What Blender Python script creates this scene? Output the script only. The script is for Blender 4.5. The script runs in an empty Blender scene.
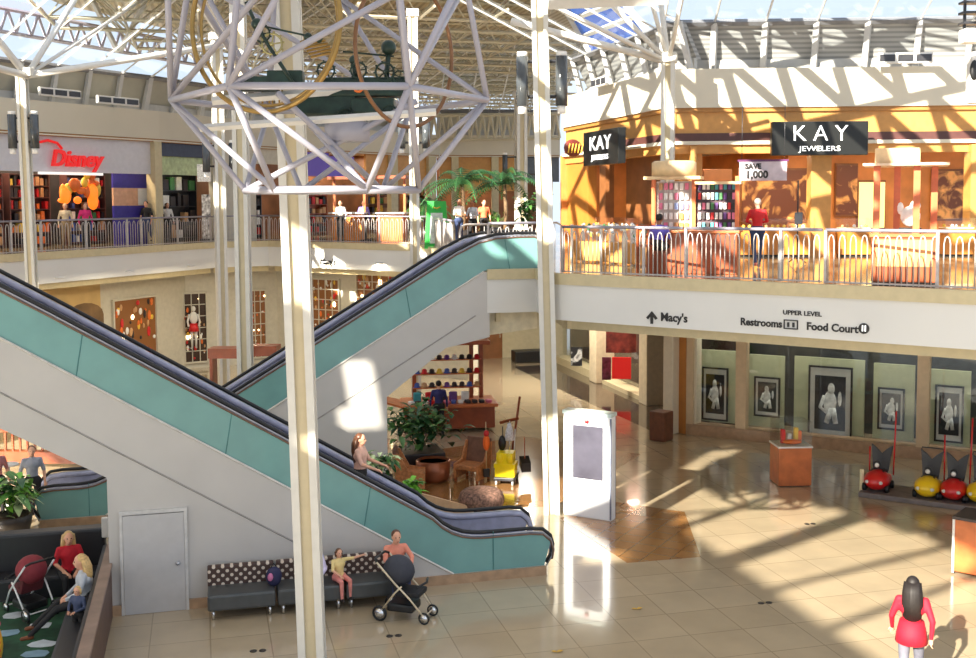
import bpy, bmesh, math, random
from mathutils import Vector, Matrix
random.seed(7)
SC=bpy.context.scene; COL=SC.collection
V=Vector; PI=math.pi
# ------------------------------------------------------------------ camera
F=1100.0; H=6.9; UF=5.25
YAW=math.atan2(.2524,.9676); PITCH=math.radians(4.2); ROLL=math.radians(-0.3)
f0=V((math.sin(YAW),math.cos(YAW),0)); r0=V((math.cos(YAW),-math.sin(YAW),0)); u0=V((0,0,1))
fw=f0*math.cos(PITCH)-u0*math.sin(PITCH); up=u0*math.cos(PITCH)+f0*math.sin(PITCH)
RR=r0*math.cos(ROLL)+up*math.sin(ROLL); UU=up*math.cos(ROLL)-r0*math.sin(ROLL)
CX=488.0; CY=200+F*math.tan(PITCH); EYE=V((0,0,H))
cam=bpy.data.cameras.new('camera'); camo=bpy.data.objects.new('camera',cam); COL.objects.link(camo)
camo.matrix_world=Matrix.Translation(EYE)@Matrix(((RR.x,UU.x,-fw.x),(RR.y,UU.y,-fw.y),(RR.z,UU.z,-fw.z))).to_4x4()
cam.sensor_width=36; cam.lens=36*F/976; cam.shift_y=(CY-329)/976; cam.clip_end=400; SC.camera=camo
# survey helpers: where a sight line meets a level, a depth or a vertical plane
def sight(px,py): return (fw*F+RR*(px-CX)-UU*(py-CY)).normalized()
def atz(px,py,z=0.0):
    d=sight(px,py); return EYE+d*((z-H)/d.z)
def atd(px,py,dep):
    d=sight(px,py); return EYE+d*(dep/d.dot(f0))
def atp(px,py,a,b):
    d=sight(px,py); n=V((-(b[1]-a[1]),b[0]-a[0],0)); return EYE+d*((V((a[0],a[1],0)).dot(n))/d.dot(n))
# ------------------------------------------------------------------ world, sun, exposure
w=bpy.data.worlds.new('sky'); SC.world=w; w.use_nodes=True
nt=w.node_tree; bg=nt.nodes['Background']
tc=nt.nodes.new('ShaderNodeTexCoord'); sx=nt.nodes.new('ShaderNodeSeparateXYZ'); cr=nt.nodes.new('ShaderNodeValToRGB')
nt.links.new(tc.outputs['Generated'],sx.inputs[0]); nt.links.new(sx.outputs['Z'],cr.inputs[0]); nt.links.new(cr.outputs[0],bg.inputs[0])
cr.color_ramp.elements[0].position=0.0; cr.color_ramp.elements[0].color=(.74,.86,1,1)
cr.color_ramp.elements[1].position=.55; cr.color_ramp.elements[1].color=(.80,.88,1,1)
bg.inputs[1].default_value=.88
SUNV=V((1,.9,-.64)).normalized()
sl=bpy.data.lights.new('sun','SUN'); sl.energy=13.5; sl.angle=math.radians(.45); sl.color=(1,.93,.78)
so=bpy.data.objects.new('sun',sl); COL.objects.link(so); so.rotation_euler=(-SUNV).to_track_quat('Z','Y').to_euler(); so.location=(-20,-20,40)
SC.view_settings.view_transform='Standard'; SC.view_settings.look='None'; SC.view_settings.gamma=1; SC.view_settings.use_curve_mapping=False
SC.view_settings.exposure=0.45
# ------------------------------------------------------------------ materials
def s2l(c):
    return tuple((x/12.92 if x<=.04045 else ((x+.055)/1.055)**2.4) for x in c)
MATS={}
def M(name,rgb=(.5,.5,.5),rough=.5,metal=0,emit=0,noise=.06,scale=6,coat=0,alpha=1):
    if name in MATS: return MATS[name]
    m=bpy.data.materials.new(name); m.use_nodes=True; n=m.node_tree; b=n.nodes['Principled BSDF']
    c=s2l([x/255 for x in rgb] if max(rgb)>1 else rgb)
    b.inputs['Base Color'].default_value=(*c,1); b.inputs['Roughness'].default_value=rough; b.inputs['Metallic'].default_value=metal
    if coat: b.inputs['Coat Weight'].default_value=coat; b.inputs['Coat Roughness'].default_value=.08
    if emit:
        b.inputs['Emission Color'].default_value=(*c,1); b.inputs['Emission Strength'].default_value=emit
    if noise and not emit:
        t=n.nodes.new('ShaderNodeTexCoord'); z=n.nodes.new('ShaderNodeTexNoise'); z.inputs['Scale'].default_value=scale; z.inputs['Detail'].default_value=3
        r=n.nodes.new('ShaderNodeValToRGB'); lo=tuple(x*(1-noise*2) for x in c); hi=tuple(min(1,x*(1+noise*2)) for x in c)
        r.color_ramp.elements[0].position=.3; r.color_ramp.elements[1].position=.7
        r.color_ramp.elements[0].color=(*lo,1); r.color_ramp.elements[1].color=(*hi,1)
        n.links.new(t.outputs['Object'],z.inputs[0]); n.links.new(z.outputs[0],r.inputs[0]); n.links.new(r.outputs[0],b.inputs['Base Color'])
    MATS[name]=m; return m
def glassmat(name,tint=(1,1,1),gloss=.12):
    if name in MATS: return MATS[name]
    m=bpy.data.materials.new(name); m.use_nodes=True; n=m.node_tree; n.nodes.clear()
    o=n.nodes.new('ShaderNodeOutputMaterial'); mx=n.nodes.new('ShaderNodeMixShader'); t=n.nodes.new('ShaderNodeBsdfTransparent'); g=n.nodes.new('ShaderNodeBsdfGlossy')
    lw=n.nodes.new('ShaderNodeLayerWeight'); lw.inputs[0].default_value=gloss
    t.inputs[0].default_value=(*tint,1); g.inputs['Roughness'].default_value=.02
    mr=n.nodes.new('ShaderNodeMapRange'); mr.inputs['To Min'].default_value=.04; mr.inputs['To Max'].default_value=.55; n.links.new(lw.outputs['Facing'],mr.inputs[0]); n.links.new(mr.outputs[0],mx.inputs[0]); n.links.new(t.outputs[0],mx.inputs[1]); n.links.new(g.outputs[0],mx.inputs[2]); n.links.new(mx.outputs[0],o.inputs[0])
    MATS[name]=m; return m
def tilemat(name,c1,c2,mortar,size,rot=0,rough=.15,coat=.6,vary=.5):
    m=bpy.data.materials.new(name); m.use_nodes=True; n=m.node_tree; b=n.nodes['Principled BSDF']
    t=n.nodes.new('ShaderNodeTexCoord'); mp=n.nodes.new('ShaderNodeMapping'); mp.inputs['Rotation'].default_value=(0,0,rot)
    br=n.nodes.new('ShaderNodeTexBrick'); br.offset=0; br.inputs['Scale'].default_value=1; br.inputs['Brick Width'].default_value=size; br.inputs['Row Height'].default_value=size
    br.inputs['Mortar Size'].default_value=.012; br.inputs['Mortar Smooth'].default_value=.3
    L=lambda c:(*s2l([x/255 for x in c]),1)
    br.inputs['Color1'].default_value=L(c1); br.inputs['Color2'].default_value=L(c2); br.inputs['Mortar'].default_value=L(mortar)
    nz=n.nodes.new('ShaderNodeTexNoise'); nz.inputs['Scale'].default_value=1.3; nz.inputs['Detail'].default_value=6
    rp=n.nodes.new('ShaderNodeValToRGB'); rp.color_ramp.elements[0].position=.3; rp.color_ramp.elements[1].position=.75
    rp.color_ramp.elements[0].color=(.80,.80,.80,1); rp.color_ramp.elements[1].color=(1.1,1.08,1.05,1)
    mx=n.nodes.new('ShaderNodeMix'); mx.data_type='RGBA'; mx.blend_type='MULTIPLY'; mx.inputs[0].default_value=vary
    n.links.new(t.outputs['Object'],mp.inputs[0]); n.links.new(mp.outputs[0],br.inputs['Vector']); n.links.new(t.outputs['Object'],nz.inputs[0]); n.links.new(nz.outputs[0],rp.inputs[0])
    n.links.new(br.outputs['Color'],mx.inputs[6]); n.links.new(rp.outputs[0],mx.inputs[7]); n.links.new(mx.outputs[2],b.inputs['Base Color'])
    b.inputs['Roughness'].default_value=rough; b.inputs['Coat Weight'].default_value=coat; b.inputs['Coat Roughness'].default_value=.03
    MATS[name]=m; return m
def stripemat(name,c1,c2,freq,axis='Z',rough=.45,metal=0):
    m=bpy.data.materials.new(name); m.use_nodes=True; n=m.node_tree; b=n.nodes['Principled BSDF']
    t=n.nodes.new('ShaderNodeTexCoord'); wv=n.nodes.new('ShaderNodeTexWave'); wv.bands_direction=axis; wv.wave_profile='SIN'; wv.inputs['Scale'].default_value=freq
    rp=n.nodes.new('ShaderNodeValToRGB'); L=lambda c:(*s2l([x/255 for x in c]),1)
    rp.color_ramp.elements[0].color=L(c1); rp.color_ramp.elements[1].color=L(c2); rp.color_ramp.elements[0].position=.3; rp.color_ramp.elements[1].position=.6
    n.links.new(t.outputs['Object'],wv.inputs[0]); n.links.new(wv.outputs[0],rp.inputs[0]); n.links.new(rp.outputs[0],b.inputs['Base Color'])
    bp=n.nodes.new('ShaderNodeBump'); bp.inputs['Strength'].default_value=.5; n.links.new(wv.outputs[0],bp.inputs['Height']); n.links.new(bp.outputs[0],b.inputs['Normal'])
    b.inputs['Roughness'].default_value=rough; b.inputs['Metallic'].default_value=metal
    MATS[name]=m; return m
def dotmat(name,base,dot,scale):
    m=bpy.data.materials.new(name); m.use_nodes=True; n=m.node_tree; b=n.nodes['Principled BSDF']
    t=n.nodes.new('ShaderNodeTexCoord'); v=n.nodes.new('ShaderNodeTexVoronoi'); v.inputs['Scale'].default_value=scale; v.inputs['Randomness'].default_value=0
    mp=n.nodes.new('ShaderNodeMapping'); mp.inputs['Rotation'].default_value=(PI/2,0,PI/4)
    v.voronoi_dimensions='2D'; rp=n.nodes.new('ShaderNodeValToRGB'); L=lambda c:(*s2l([x/255 for x in c]),1)
    rp.color_ramp.elements[0].color=L(dot); rp.color_ramp.elements[1].color=L(base); rp.color_ramp.elements[0].position=.24; rp.color_ramp.elements[1].position=.30
    n.links.new(t.outputs['Object'],mp.inputs[0]); n.links.new(mp.outputs[0],v.inputs[0]); n.links.new(v.outputs['Distance'],rp.inputs[0]); n.links.new(rp.outputs[0],b.inputs['Base Color'])
    b.inputs['Roughness'].default_value=.6; MATS[name]=m; return m
def photomat(name,seed,scale=2.2):
    m=bpy.data.materials.new(name); m.use_nodes=True; n=m.node_tree; b=n.nodes['Principled BSDF']
    t=n.nodes.new('ShaderNodeTexCoord'); z=n.nodes.new('ShaderNodeTexNoise'); z.inputs['Scale'].default_value=scale; z.inputs['Detail'].default_value=4; z.inputs['Distortion'].default_value=1.2
    mp=n.nodes.new('ShaderNodeMapping'); mp.inputs['Location'].default_value=(seed*3.1,seed,seed*7.7)
    rp=n.nodes.new('ShaderNodeValToRGB'); rp.color_ramp.elements[0].color=(.01,.01,.012,1); rp.color_ramp.elements[1].color=(.5,.5,.48,1); rp.color_ramp.elements[0].position=.48; rp.color_ramp.elements[1].position=.62
    n.links.new(t.outputs['Object'],mp.inputs[0]); n.links.new(mp.outputs[0],z.inputs[0]); n.links.new(z.outputs[0],rp.inputs[0]); n.links.new(rp.outputs[0],b.inputs['Base Color'])
    b.inputs['Roughness'].default_value=.4; MATS[name]=m; return m
WHITE=M('painted white steel',(214,212,208),.45,noise=.02)
COLW=M('column enamel',(206,203,196),.4,noise=.02)
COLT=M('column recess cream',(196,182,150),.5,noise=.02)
WALLG=M('escalator cladding grey',(190,186,182),.42,noise=.02,scale=1.2,coat=.1)
TEAL=M('teal balustrade panel',(112,158,154),.3,noise=.04,scale=1.5,coat=.3)
GROOVE=M('cladding joint',(150,146,142),.6)
TANB=M('tan stone base',(172,140,110),.4,noise=.08)
FASC=M('fascia white',(214,213,210),.55,noise=.015,scale=.6)
TANS=M('slab edge cream',(196,182,146),.5,noise=.03)
CREAM=M('plaster cream',(214,206,188),.6,noise=.02,scale=.8)
ORAN=M('honey laminate',(186,120,52),.4,noise=.06,scale=1.5)
ORAN2=M('honey panel pale',(196,142,76),.45,noise=.04)
BRN=M('brown wood panel',(132,84,48),.4,noise=.12,scale=2)
DBRN=M('purple brown band',(84,50,46),.5,noise=.05)
BLACK=M('black rubber',(22,22,24),.4,noise=.03)
SIGNB=M('sign black',(20,21,20),.4,noise=.03)
DGRY=M('dark grey metal',(62,62,66),.35,metal=.3)
GRYM=M('brushed metal',(176,178,184),.3,metal=.7)
BLUG=M('blue grey metal deck',(164,166,190),.32,metal=.1)
BRZ=M('bronze trim',(120,92,74),.35,metal=.4)
CHROME=M('chrome',(225,225,225),.15,metal=.9)
REDW=M('cherry wood',(150,72,36),.38,noise=.12,scale=3)
ORW=M('orange wood',(190,106,58),.35,noise=.1,scale=3)
RED=M('red plastic',(206,24,28),.3,noise=.02,coat=.4)
YEL=M('yellow plastic',(240,200,24),.35,noise=.02,coat=.3)
GLS=glassmat('clear glass'); GLD=glassmat('store glass',(.97,.985,.965),.2); GLSKY=glassmat('roof glass',(.93,.97,1),.1); GLBLUE=glassmat('tinted roof glass',(.12,.28,.75),.1)
LETTER=M('dark lettering',(36,34,34),.5,noise=0)
LETW=M('white lettering',(250,250,248),.4,emit=.9)
LETR=M('red lettering',(226,30,30),.4,emit=.35)
WARM=M('warm lamp',(255,226,170),.4,emit=6)
# ------------------------------------------------------------------ mesh builder
class MB:
    def __init__(s): s.v=[]; s.f=[]; s.mi=[]; s.mats=[]; s.cur=0; s.sm=[]
    def mat(s,m):
        if m not in s.mats: s.mats.append(m)
        s.cur=s.mats.index(m); return s
    def add(s,vs,fs,smooth=False):
        o=len(s.v); s.v+= [V(x) for x in vs]
        for f in fs: s.f.append([o+i for i in f]); s.mi.append(s.cur); s.sm.append(smooth)
        return s
    def box(s,c,d,rz=0,rx=0,ry=0,bev=0):
        x,y,z=d[0]/2,d[1]/2,d[2]/2
        R=Matrix.Rotation(rz,3,'Z')@Matrix.Rotation(rx,3,'X')@Matrix.Rotation(ry,3,'Y'); c=V(c)
        if bev:
            b=min(bev,x*.9,y*.9,z*.9); bm=bmesh.new(); bmesh.ops.create_cube(bm,size=1)
            for q in bm.verts: q.co=V((q.co.x*2*x,q.co.y*2*y,q.co.z*2*z))
            bmesh.ops.bevel(bm,geom=bm.edges[:],offset=b,segments=2,affect='EDGES',profile=.6)
            s.add([c+R@q.co for q in bm.verts],[[q.index for q in f.verts] for f in bm.faces]); bm.free(); return s
        vs=[c+R@V((i*x,j*y,k*z)) for i in(-1,1) for j in(-1,1) for k in(-1,1)]
        return s.add(vs,[(0,1,3,2),(4,6,7,5),(0,4,5,1),(2,3,7,6),(0,2,6,4),(1,5,7,3)])
    def tube(s,pts,r,n=8,r2=None,closed=False,flat=1):
        pts=[V(p) for p in pts]; N=len(pts); rings=[]; prev=None
        rs=r if isinstance(r,(list,tuple)) else [r+( (r2-r)*i/(N-1) if r2 is not None else 0) for i in range(N)]
        for i,p in enumerate(pts):
            a=pts[i-1] if (i>0 or closed) else p; b=pts[(i+1)%N] if (i<N-1 or closed) else p
            t=(b-a).normalized() if (b-a).length>1e-9 else V((0,0,1))
            if prev is None:
                h=V((0,0,1)) if abs(t.z)<.9 else V((0,1,0)); u=t.cross(h).normalized()
            else:
                u=(prev-t*prev.dot(t)); u=u.normalized() if u.length>1e-6 else t.orthogonal().normalized()
            prev=u; w_=t.cross(u).normalized()
            rings.append([p+(u*math.cos(2*PI*k/n)+w_*math.sin(2*PI*k/n)*flat)*rs[i] for k in range(n)])
        vs=[q for rg in rings for q in rg]; fs=[]
        for i in range(N if closed else N-1):
            j=(i+1)%N
            for k in range(n): fs.append((i*n+k,i*n+(k+1)%n,j*n+(k+1)%n,j*n+k))
        if not closed: fs+=[tuple(range(n))[::-1],tuple((N-1)*n+k for k in range(n))]
        return s.add(vs,fs,n>4)
    def bar(s,a,b,w_=.1,h=None): return s.tube([a,b],w_*.707,4) if h is None else s.tube([a,b],w_*.707,4,flat=h/w_)
    def cyl(s,c,r,h,n=16,r2=None): c=V(c); return s.tube([c,c+V((0,0,h))],r,n,r2)
    def lathe(s,c,prof,n=20):
        c=V(c); vs=[]; fs=[]
        for r,z in prof: vs+=[c+V((r*math.cos(2*PI*k/n),r*math.sin(2*PI*k/n),z)) for k in range(n)]
        for i in range(len(prof)-1):
            for k in range(n): fs.append((i*n+k,i*n+(k+1)%n,(i+1)*n+(k+1)%n,(i+1)*n+k))
        fs+=[tuple(range(n))[::-1],tuple((len(prof)-1)*n+k for k in range(n))]
        return s.add(vs,fs,True)
    def ell(s,c,r,n=12,m=8,R=None):
        c=V(c); r=r if isinstance(r,(tuple,list)) else (r,r,r); vs=[]; fs=[]
        for i in range(m+1):
            t=PI*i/m
            for k in range(n):
                q=V((r[0]*math.sin(t)*math.cos(2*PI*k/n),r[1]*math.sin(t)*math.sin(2*PI*k/n),r[2]*math.cos(t)))
                vs.append(c+(R@q if R else q))
        for i in range(m):
            for k in range(n): fs.append((i*n+k,(i+1)*n+k,(i+1)*n+(k+1)%n,i*n+(k+1)%n))
        return s.add(vs,fs,True)
    def prism(s,poly,vec):
        "closed polygon (3D points) swept along vec"
        n=len(poly); P=[V(p) for p in poly]; vec=V(vec)
        return s.add(P+[p+vec for p in P],[tuple(range(n)),tuple(range(2*n-1,n-1,-1))]+[(i,i+n,(i+1)%n+n,(i+1)%n) for i in range(n)])
    def wall(s,a,b,z0,z1,t=.1,off=0):
        "upright slab on the line a-b, t thick on the left side of a->b"
        a=V((a[0],a[1],0)); b=V((b[0],b[1],0)); d=(b-a).normalized(); n=V((-d.y,d.x,0)); a=a+n*off; b=b+n*off
        return s.prism([a+V((0,0,z0)),b+V((0,0,z0)),b+V((0,0,z1)),a+V((0,0,z1))],n*t)
    def make(s,name,parent=None,mat=None,world=False,smooth=None):
        me=bpy.data.meshes.new(name); vs=s.v
        if parent is not None and world:
            Mi=root_inv(parent); vs=[Mi@q for q in vs]
        me.from_pydata([tuple(q) for q in vs],[],s.f)
        ms=[mat] if mat else s.mats
        for m in ms: me.materials.append(m)
        for p,i,sm in zip(me.polygons,s.mi,s.sm):
            p.material_index=0 if mat else i; p.use_smooth=sm if smooth is None else smooth
        bm=bmesh.new(); bm.from_mesh(me); bmesh.ops.recalc_face_normals(bm,faces=bm.faces[:]); bm.to_mesh(me); bm.free()
        o=bpy.data.objects.new(name,me); COL.objects.link(o)
        if parent is not None: o.parent=parent
        return o
def root_inv(p):
    m=Matrix.Translation(p.location)@p.rotation_euler.to_matrix().to_4x4()
    q=p.parent
    while q is not None: m=Matrix.Translation(q.location)@q.rotation_euler.to_matrix().to_4x4()@m; q=q.parent
    return m.inverted()
def tag(o,label,cat,group=None,kind=None):
    o['label']=label; o['category']=cat
    if group: o['group']=group
    if kind: o['kind']=kind
    return o
def thing(name,label,cat,loc=(0,0,0),rz=0,group=None):
    o=bpy.data.objects.new(name,None); COL.objects.link(o); o.location=loc; o.rotation_euler=(0,0,rz); o.empty_display_size=.1
    return tag(o,label,cat,group)
def single(mb,name,label,cat,loc=(0,0,0),rz=0,group=None,mat=None,world=False):
    o=mb.make(name,None,mat); 
    if world:
        L=V(loc)
        for q in o.data.vertices: q.co-=L
    o.location=loc; o.rotation_euler=(0,0,rz); return tag(o,label,cat,group)
def struct(mb,name,mat=None):
    o=mb.make(name,None,mat); o['kind']='structure'; return o
def dup(root,loc,rz,label,group=None):
    r=root.copy(); COL.objects.link(r); r.location=loc; r.rotation_euler=(0,0,rz); r['label']=label
    if group: r['group']=group
    for c in list(root.children):
        k=c.copy(); COL.objects.link(k); k.parent=r
        for g in list(c.children):
            d=g.copy(); COL.objects.link(d); d.parent=k
    return r
def share(parent,src,loc,name=None,rz=0):
    o=src.copy(); COL.objects.link(o); o.parent=parent; o.location=loc; o.rotation_euler=(0,0,rz); return o
def text(s,size,mat,org,xd,parent,name='lettering',depth=.012,align='CENTER',bold=0,shear=0,sx=1):
    c=bpy.data.curves.new('t','FONT'); c.body=s; c.size=size; c.extrude=depth; c.align_x=align; c.align_y='CENTER'; c.offset=bold; c.shear=shear; c.resolution_u=3
    t=bpy.data.objects.new('t',c); COL.objects.link(t); dg=bpy.context.evaluated_depsgraph_get()
    me=bpy.data.meshes.new_from_object(t.evaluated_get(dg)); bpy.data.objects.remove(t)
    xd=V((xd[0],xd[1],0)).normalized(); zz=V((0,0,1)); nn=xd.cross(zz); me.materials.clear(); me.materials.append(mat)
    Mx=Matrix((( xd.x,0,nn.x),(xd.y,0,nn.y),(0,1,0)))
    Mi=root_inv(parent) if parent is not None else Matrix.Identity(4)
    for q in me.vertices: q.co=Mi@(V(org)+Mx@V((q.co.x*sx,q.co.y,q.co.z)))
    o=bpy.data.objects.new(name,me); COL.objects.link(o)
    if parent is not None: o.parent=parent
    return o
def facing(o): # heading so that local -Y looks at the camera
    return math.atan2(o[1]-0,o[0]-0)-PI/2
# ------------------------------------------------------------------ floors
FT=tilemat('floor tiles',(182,165,138),(174,157,130),(154,138,113),.92,rot=0,vary=.6)
UT=tilemat('upper floor tiles',(184,162,124),(166,142,106),(136,114,84),.5,rot=.65,vary=.4)
DT=tilemat('dark marble',(72,58,50),(60,48,42),(44,36,32),.8,rough=.1,vary=.5)
BT=tilemat('brown inlay tiles',(158,116,72),(148,106,64),(120,86,54),.46,rot=.78,vary=.5)
m=MB(); m.prism([(-45,-12,-.3),(60,-12,-.3),(60,90,-.3),(-45,90,-.3)],(0,0,.3)); struct(m,'floor',FT)
m=MB(); m.prism([(12.9,29.95,.001),(12.5,38.1,.001),(12.4,43.5,.001),(14.6,43.5,.001),(14.6,29.6,.001)],(0,0,.004)); struct(m,'floor_dark_inlay',DT)
m=MB(); m.prism([(7.7,19.15,.001),(9.2,19.1,.001),(10.2,22.0,.001),(9.0,23.2,.001),(7.4,22.3,.001)],(0,0,.004)); struct(m,'floor_brown_inlay',BT)
m=MB(); m.prism([(4.0,23.9,.001),(7.6,23.2,.001),(11.4,27.4,.001),(9.0,30.5,.001),(3.6,28.5,.001)],(0,0,.003)); struct(m,'floor_seating_inlay',BT)
# slab edges of the upper level
G=[V((-14,26.4,0)),V((.54,45.1,0)),V((2.71,45.6,0)),V((8.02,39.05,0)),V((6.5,27.2,0)),V((6.4,24.75,0)),V((7.75,24.7,0)),V((7.53,22.94,0)),V((13.1,16.06,0)),V((17.6,10.5,0))]
m=MB(); P=[(p.x,p.y,4.65) for p in G]+[(34,10.5,4.65),(34,80,4.65),(-38,80,4.65),(-38,26.4,4.65)]
bm=bmesh.new(); 
vs=[bm.verts.new((p[0],p[1],4.65)) for p in P]; f=bm.faces.new(vs); g=bmesh.ops.extrude_face_region(bm,geom=[f])
for e in g['geom']:
    if isinstance(e,bmesh.types.BMVert): e.co.z=5.25
bmesh.ops.triangulate(bm,faces=[q for q in bm.faces if len(q.verts)>4]); bmesh.ops.recalc_face_normals(bm,faces=bm.faces[:])
me=bpy.data.meshes.new('floor_upper'); bm.to_mesh(me); bm.free(); me.materials.append(UT); me.materials.append(CREAM)
for p in me.polygons: p.material_index=0 if p.normal.z>.5 else 1
o=bpy.data.objects.new('floor_upper',me); COL.objects.link(o); o['kind']='structure'
# fascias: one per straight run, cream curb on white band
k=0
for i in range(len(G)-1):
    a,b=G[i],G[i+1]; k+=1
    m=MB(); m.mat(FASC).wall(a,b,4.28,5.06,.16,-.16); m.mat(TANS).wall(a,b,5.06,5.30,.22,-.20)
    m.mat(TANS).wall(a,b,4.05,4.28,.10,.25)
    struct(m,'trim_%d'%k)
# upper walls ---------------------------------------------------------------
ZB=9.4
WLp=[(-90,124),(160,139),(215,143),(330,150),(440,155),(560,155)]
WL=[atz(x,y,ZB) for x,y in WLp]
WRp=[(562,128),(665,108),(976,105),(1100,104)]
WR=[atz(x,y,9.5) for x,y in WRp]; WR[3]=WR[2]+(WR[2]-WR[1])*.4
for q in WL+WR: q.z=0
for nm,W in (('left',WL),('right',WR)):
    for i in range(len(W)-1):
        a,b=W[i],W[i+1]
        z0,z1=(ZB,10.5) if nm=='left' else (9.5,10.6)
        m=MB(); m.wall(a,b,z0,z1,.35); struct(m,'wall_%s_fascia_%d'%(nm,i+1),M('upper fascia',(204,196,178),.6,noise=.015,scale=.5))
        # thin brown mould under it
        m=MB(); m.wall(a,b,z0-.12,z0,.3,.06); struct(m,'trim_%s_mould_%d'%(nm,i+1),M('gilt mould',(166,116,58),.5))
DECKM=stripemat('ribbed metal louvres',(132,132,132),(160,160,158),2.4,'Z')
DECKL=M('pale deck panel',(168,164,150),.6,noise=.05,scale=1)
GLAZ=[]
for nm,W,n_r in (('left',WL,34),('right',WR,12)):
    for i in range(len(W)-1):
        a,b=W[i],W[i+1]; d=(b-a).normalized(); n=V((-d.y,d.x,0)); ztop=10.5 if nm=='left' else 10.6
        L=(b-a).length; 
        # duct band and sloping louvre band above the fascia
        m=MB(); m.prism([a+n*.9+V((0,0,ztop-.1)),b+n*.9+V((0,0,ztop-.1)),b+n*.9+V((0,0,ztop+.35)),a+n*.9+V((0,0,ztop+.35))],n*.1)
        struct(m,'wall_%s_clerestory_%d'%(nm,i+1),M('duct grey',(178,176,172),.5,noise=.03))
        m=MB(); m.prism([a+n*1.0+V((0,0,ztop+.3)),b+n*1.0+V((0,0,ztop+.3)),b+n*.5+V((0,0,ztop+1.35)),a+n*.5+V((0,0,ztop+1.35))],n*.12)
        struct(m,'wall_%s_louvre_%d'%(nm,i+1),DECKL if nm=='left' else DECKM)
        zt=ztop+1.35; cnt=max(1,int(L/1.45))
        zc=15.0; off=-6.0
        gm=MB(); gm.add([a+n*.5+V((0,0,zt)),b+n*.5+V((0,0,zt)),b+n*off+V((0,0,zc)),a+n*off+V((0,0,zc))],[(0,1,2,3)])
        struct(gm,'window_%s_%d'%(nm,i+1),GLSKY)
        fm=MB()
        for j in range(cnt+1):
            p=a+(b-a)*(j/cnt)
            fm.mat(WHITE).bar(p+n*.42+V((0,0,zt)),p+n*off+V((0,0,zc-.05)),.05)
            fm.mat(M('rib grey white',(186,184,182),.5,noise=.02)).bar(p+n*.80+V((0,0,ztop-.05)),p+n*.42+V((0,0,zt)),.16)
        fm.mat(M('mullion grey',(120,120,124),.5)).bar(a+n*.42+V((0,0,zt)),b+n*.42+V((0,0,zt)),.14)
        struct(fm,'trim_%s_glazing_bars_%d'%(nm,i+1))
# vents in the clerestory
def vent(px,py,a,b,wd,label):
    p=atp(px,py,a,b); d=(b-a).normalized(); rz=math.atan2(d.y,d.x)
    t=thing('air_vent',label,'vent',p,rz,None)
    m=MB(); m.box((0,0,0),(wd,.12,.3),bev=.02); m.make('vent_frame',t,WHITE)
    m=MB(); 
    for i in range(3): m.box((-wd/3+i*wd/3,-.065,0),(wd/3.6,.02,.19))
    m.make('grille',t,DGRY)
vent(905,58,WR[1]-V((.3,.3,0)),WR[2]-V((.3,.3,0)),1.5,'white three-section air vent above the fascia right of the black jewelry sign')
vent(600,82,WR[0]-V((.3,.1,0)),WR[1]-V((.3,.1,0)),1.3,'dark slotted air vent above the left jewelry face')
vent(60,93,WL[0],WL[1],1.8,'air vent in the left clerestory beside the first column lamp')
vent(118,101,WL[0],WL[1],2.0,'air vent in the left clerestory above the red shop lettering')
# ------------------------------------------------------------------ main roof
ZR=15.0
DK=stripemat('beige roof deck',(150,136,106),(190,176,144),1.1,'X')
deckp=[atz(-40,-40,ZR),atz(60,4,ZR),atz(250,48,ZR),atz(440,92,ZR),atz(560,96,ZR),atz(592,52,ZR),atz(562,4,ZR),atz(548,-40,ZR)]
m=MB(); m.prism([(p.x,p.y,ZR) for p in deckp],(0,0,.3)); struct(m,'ceiling',DK)
# blue glass slope at the right edge of the deck
a=atd(562,2,42); b=atd(592,54,42); c=atd(648,32,36); c2=atd(610,-14,36)
m=MB(); m.add([a,b,c,c2],[(0,1,2,3)]); struct(m,'window_blue_slope',GLBLUE)
m=MB()
for t in (0,.33,.66,1): m.bar(a.lerp(b,t),c2.lerp(c,t),.14)
m.bar(a,b,.2); m.bar(c2,c,.16); struct(m,'trim_blue_slope_bars',WHITE)
# space frame under the deck
def inpoly(x,y,P):
    r=False; j=len(P)-1
    for i in range(len(P)):
        if (P[i].y>y)!=(P[j].y>y) and x<(P[j].x-P[i].x)*(y-P[i].y)/(P[j].y-P[i].y)+P[i].x: r=not r
        j=i
    return r
TRM=M('truss beige white',(188,180,158),.5,noise=.02)
cen=sum((V((p.x,p.y,0)) for p in deckp),V())/len(deckp)
big=[cen+(V((p.x,p.y,0))-cen)*1.0 for p in deckp]
st=2.6; ny=0
y=36.0
while y<92:
    m=MB(); cnt=0; x=-22.0
    while x<34:
        if inpoly(x,y,big) and inpoly(x+st,y,big):
            cnt+=1
            m.bar((x,y,ZR-.15),(x+st,y,ZR-.15),.1); m.bar((x+st/2,y+st/2,ZR-1.5),(x+st*1.5,y+st/2,ZR-1.5),.1)
            for dx,dy in ((0,0),(st,0),(0,st),(st,st)): m.bar((x+dx,y+dy,ZR-.15),(x+st/2,y+st/2,ZR-1.5),.05)
            m.bar((x+st/2,y+st/2,ZR-1.5),(x+st/2,y-st/2,ZR-1.5),.08)
        x+=st
    if cnt:
        single(m,'roof_truss','beige steel space truss row carrying the ribbed roof deck','roof truss',loc=(0,y,ZR),group='space truss rows under the roof deck',mat=TRM,world=True)
    y+=st
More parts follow.
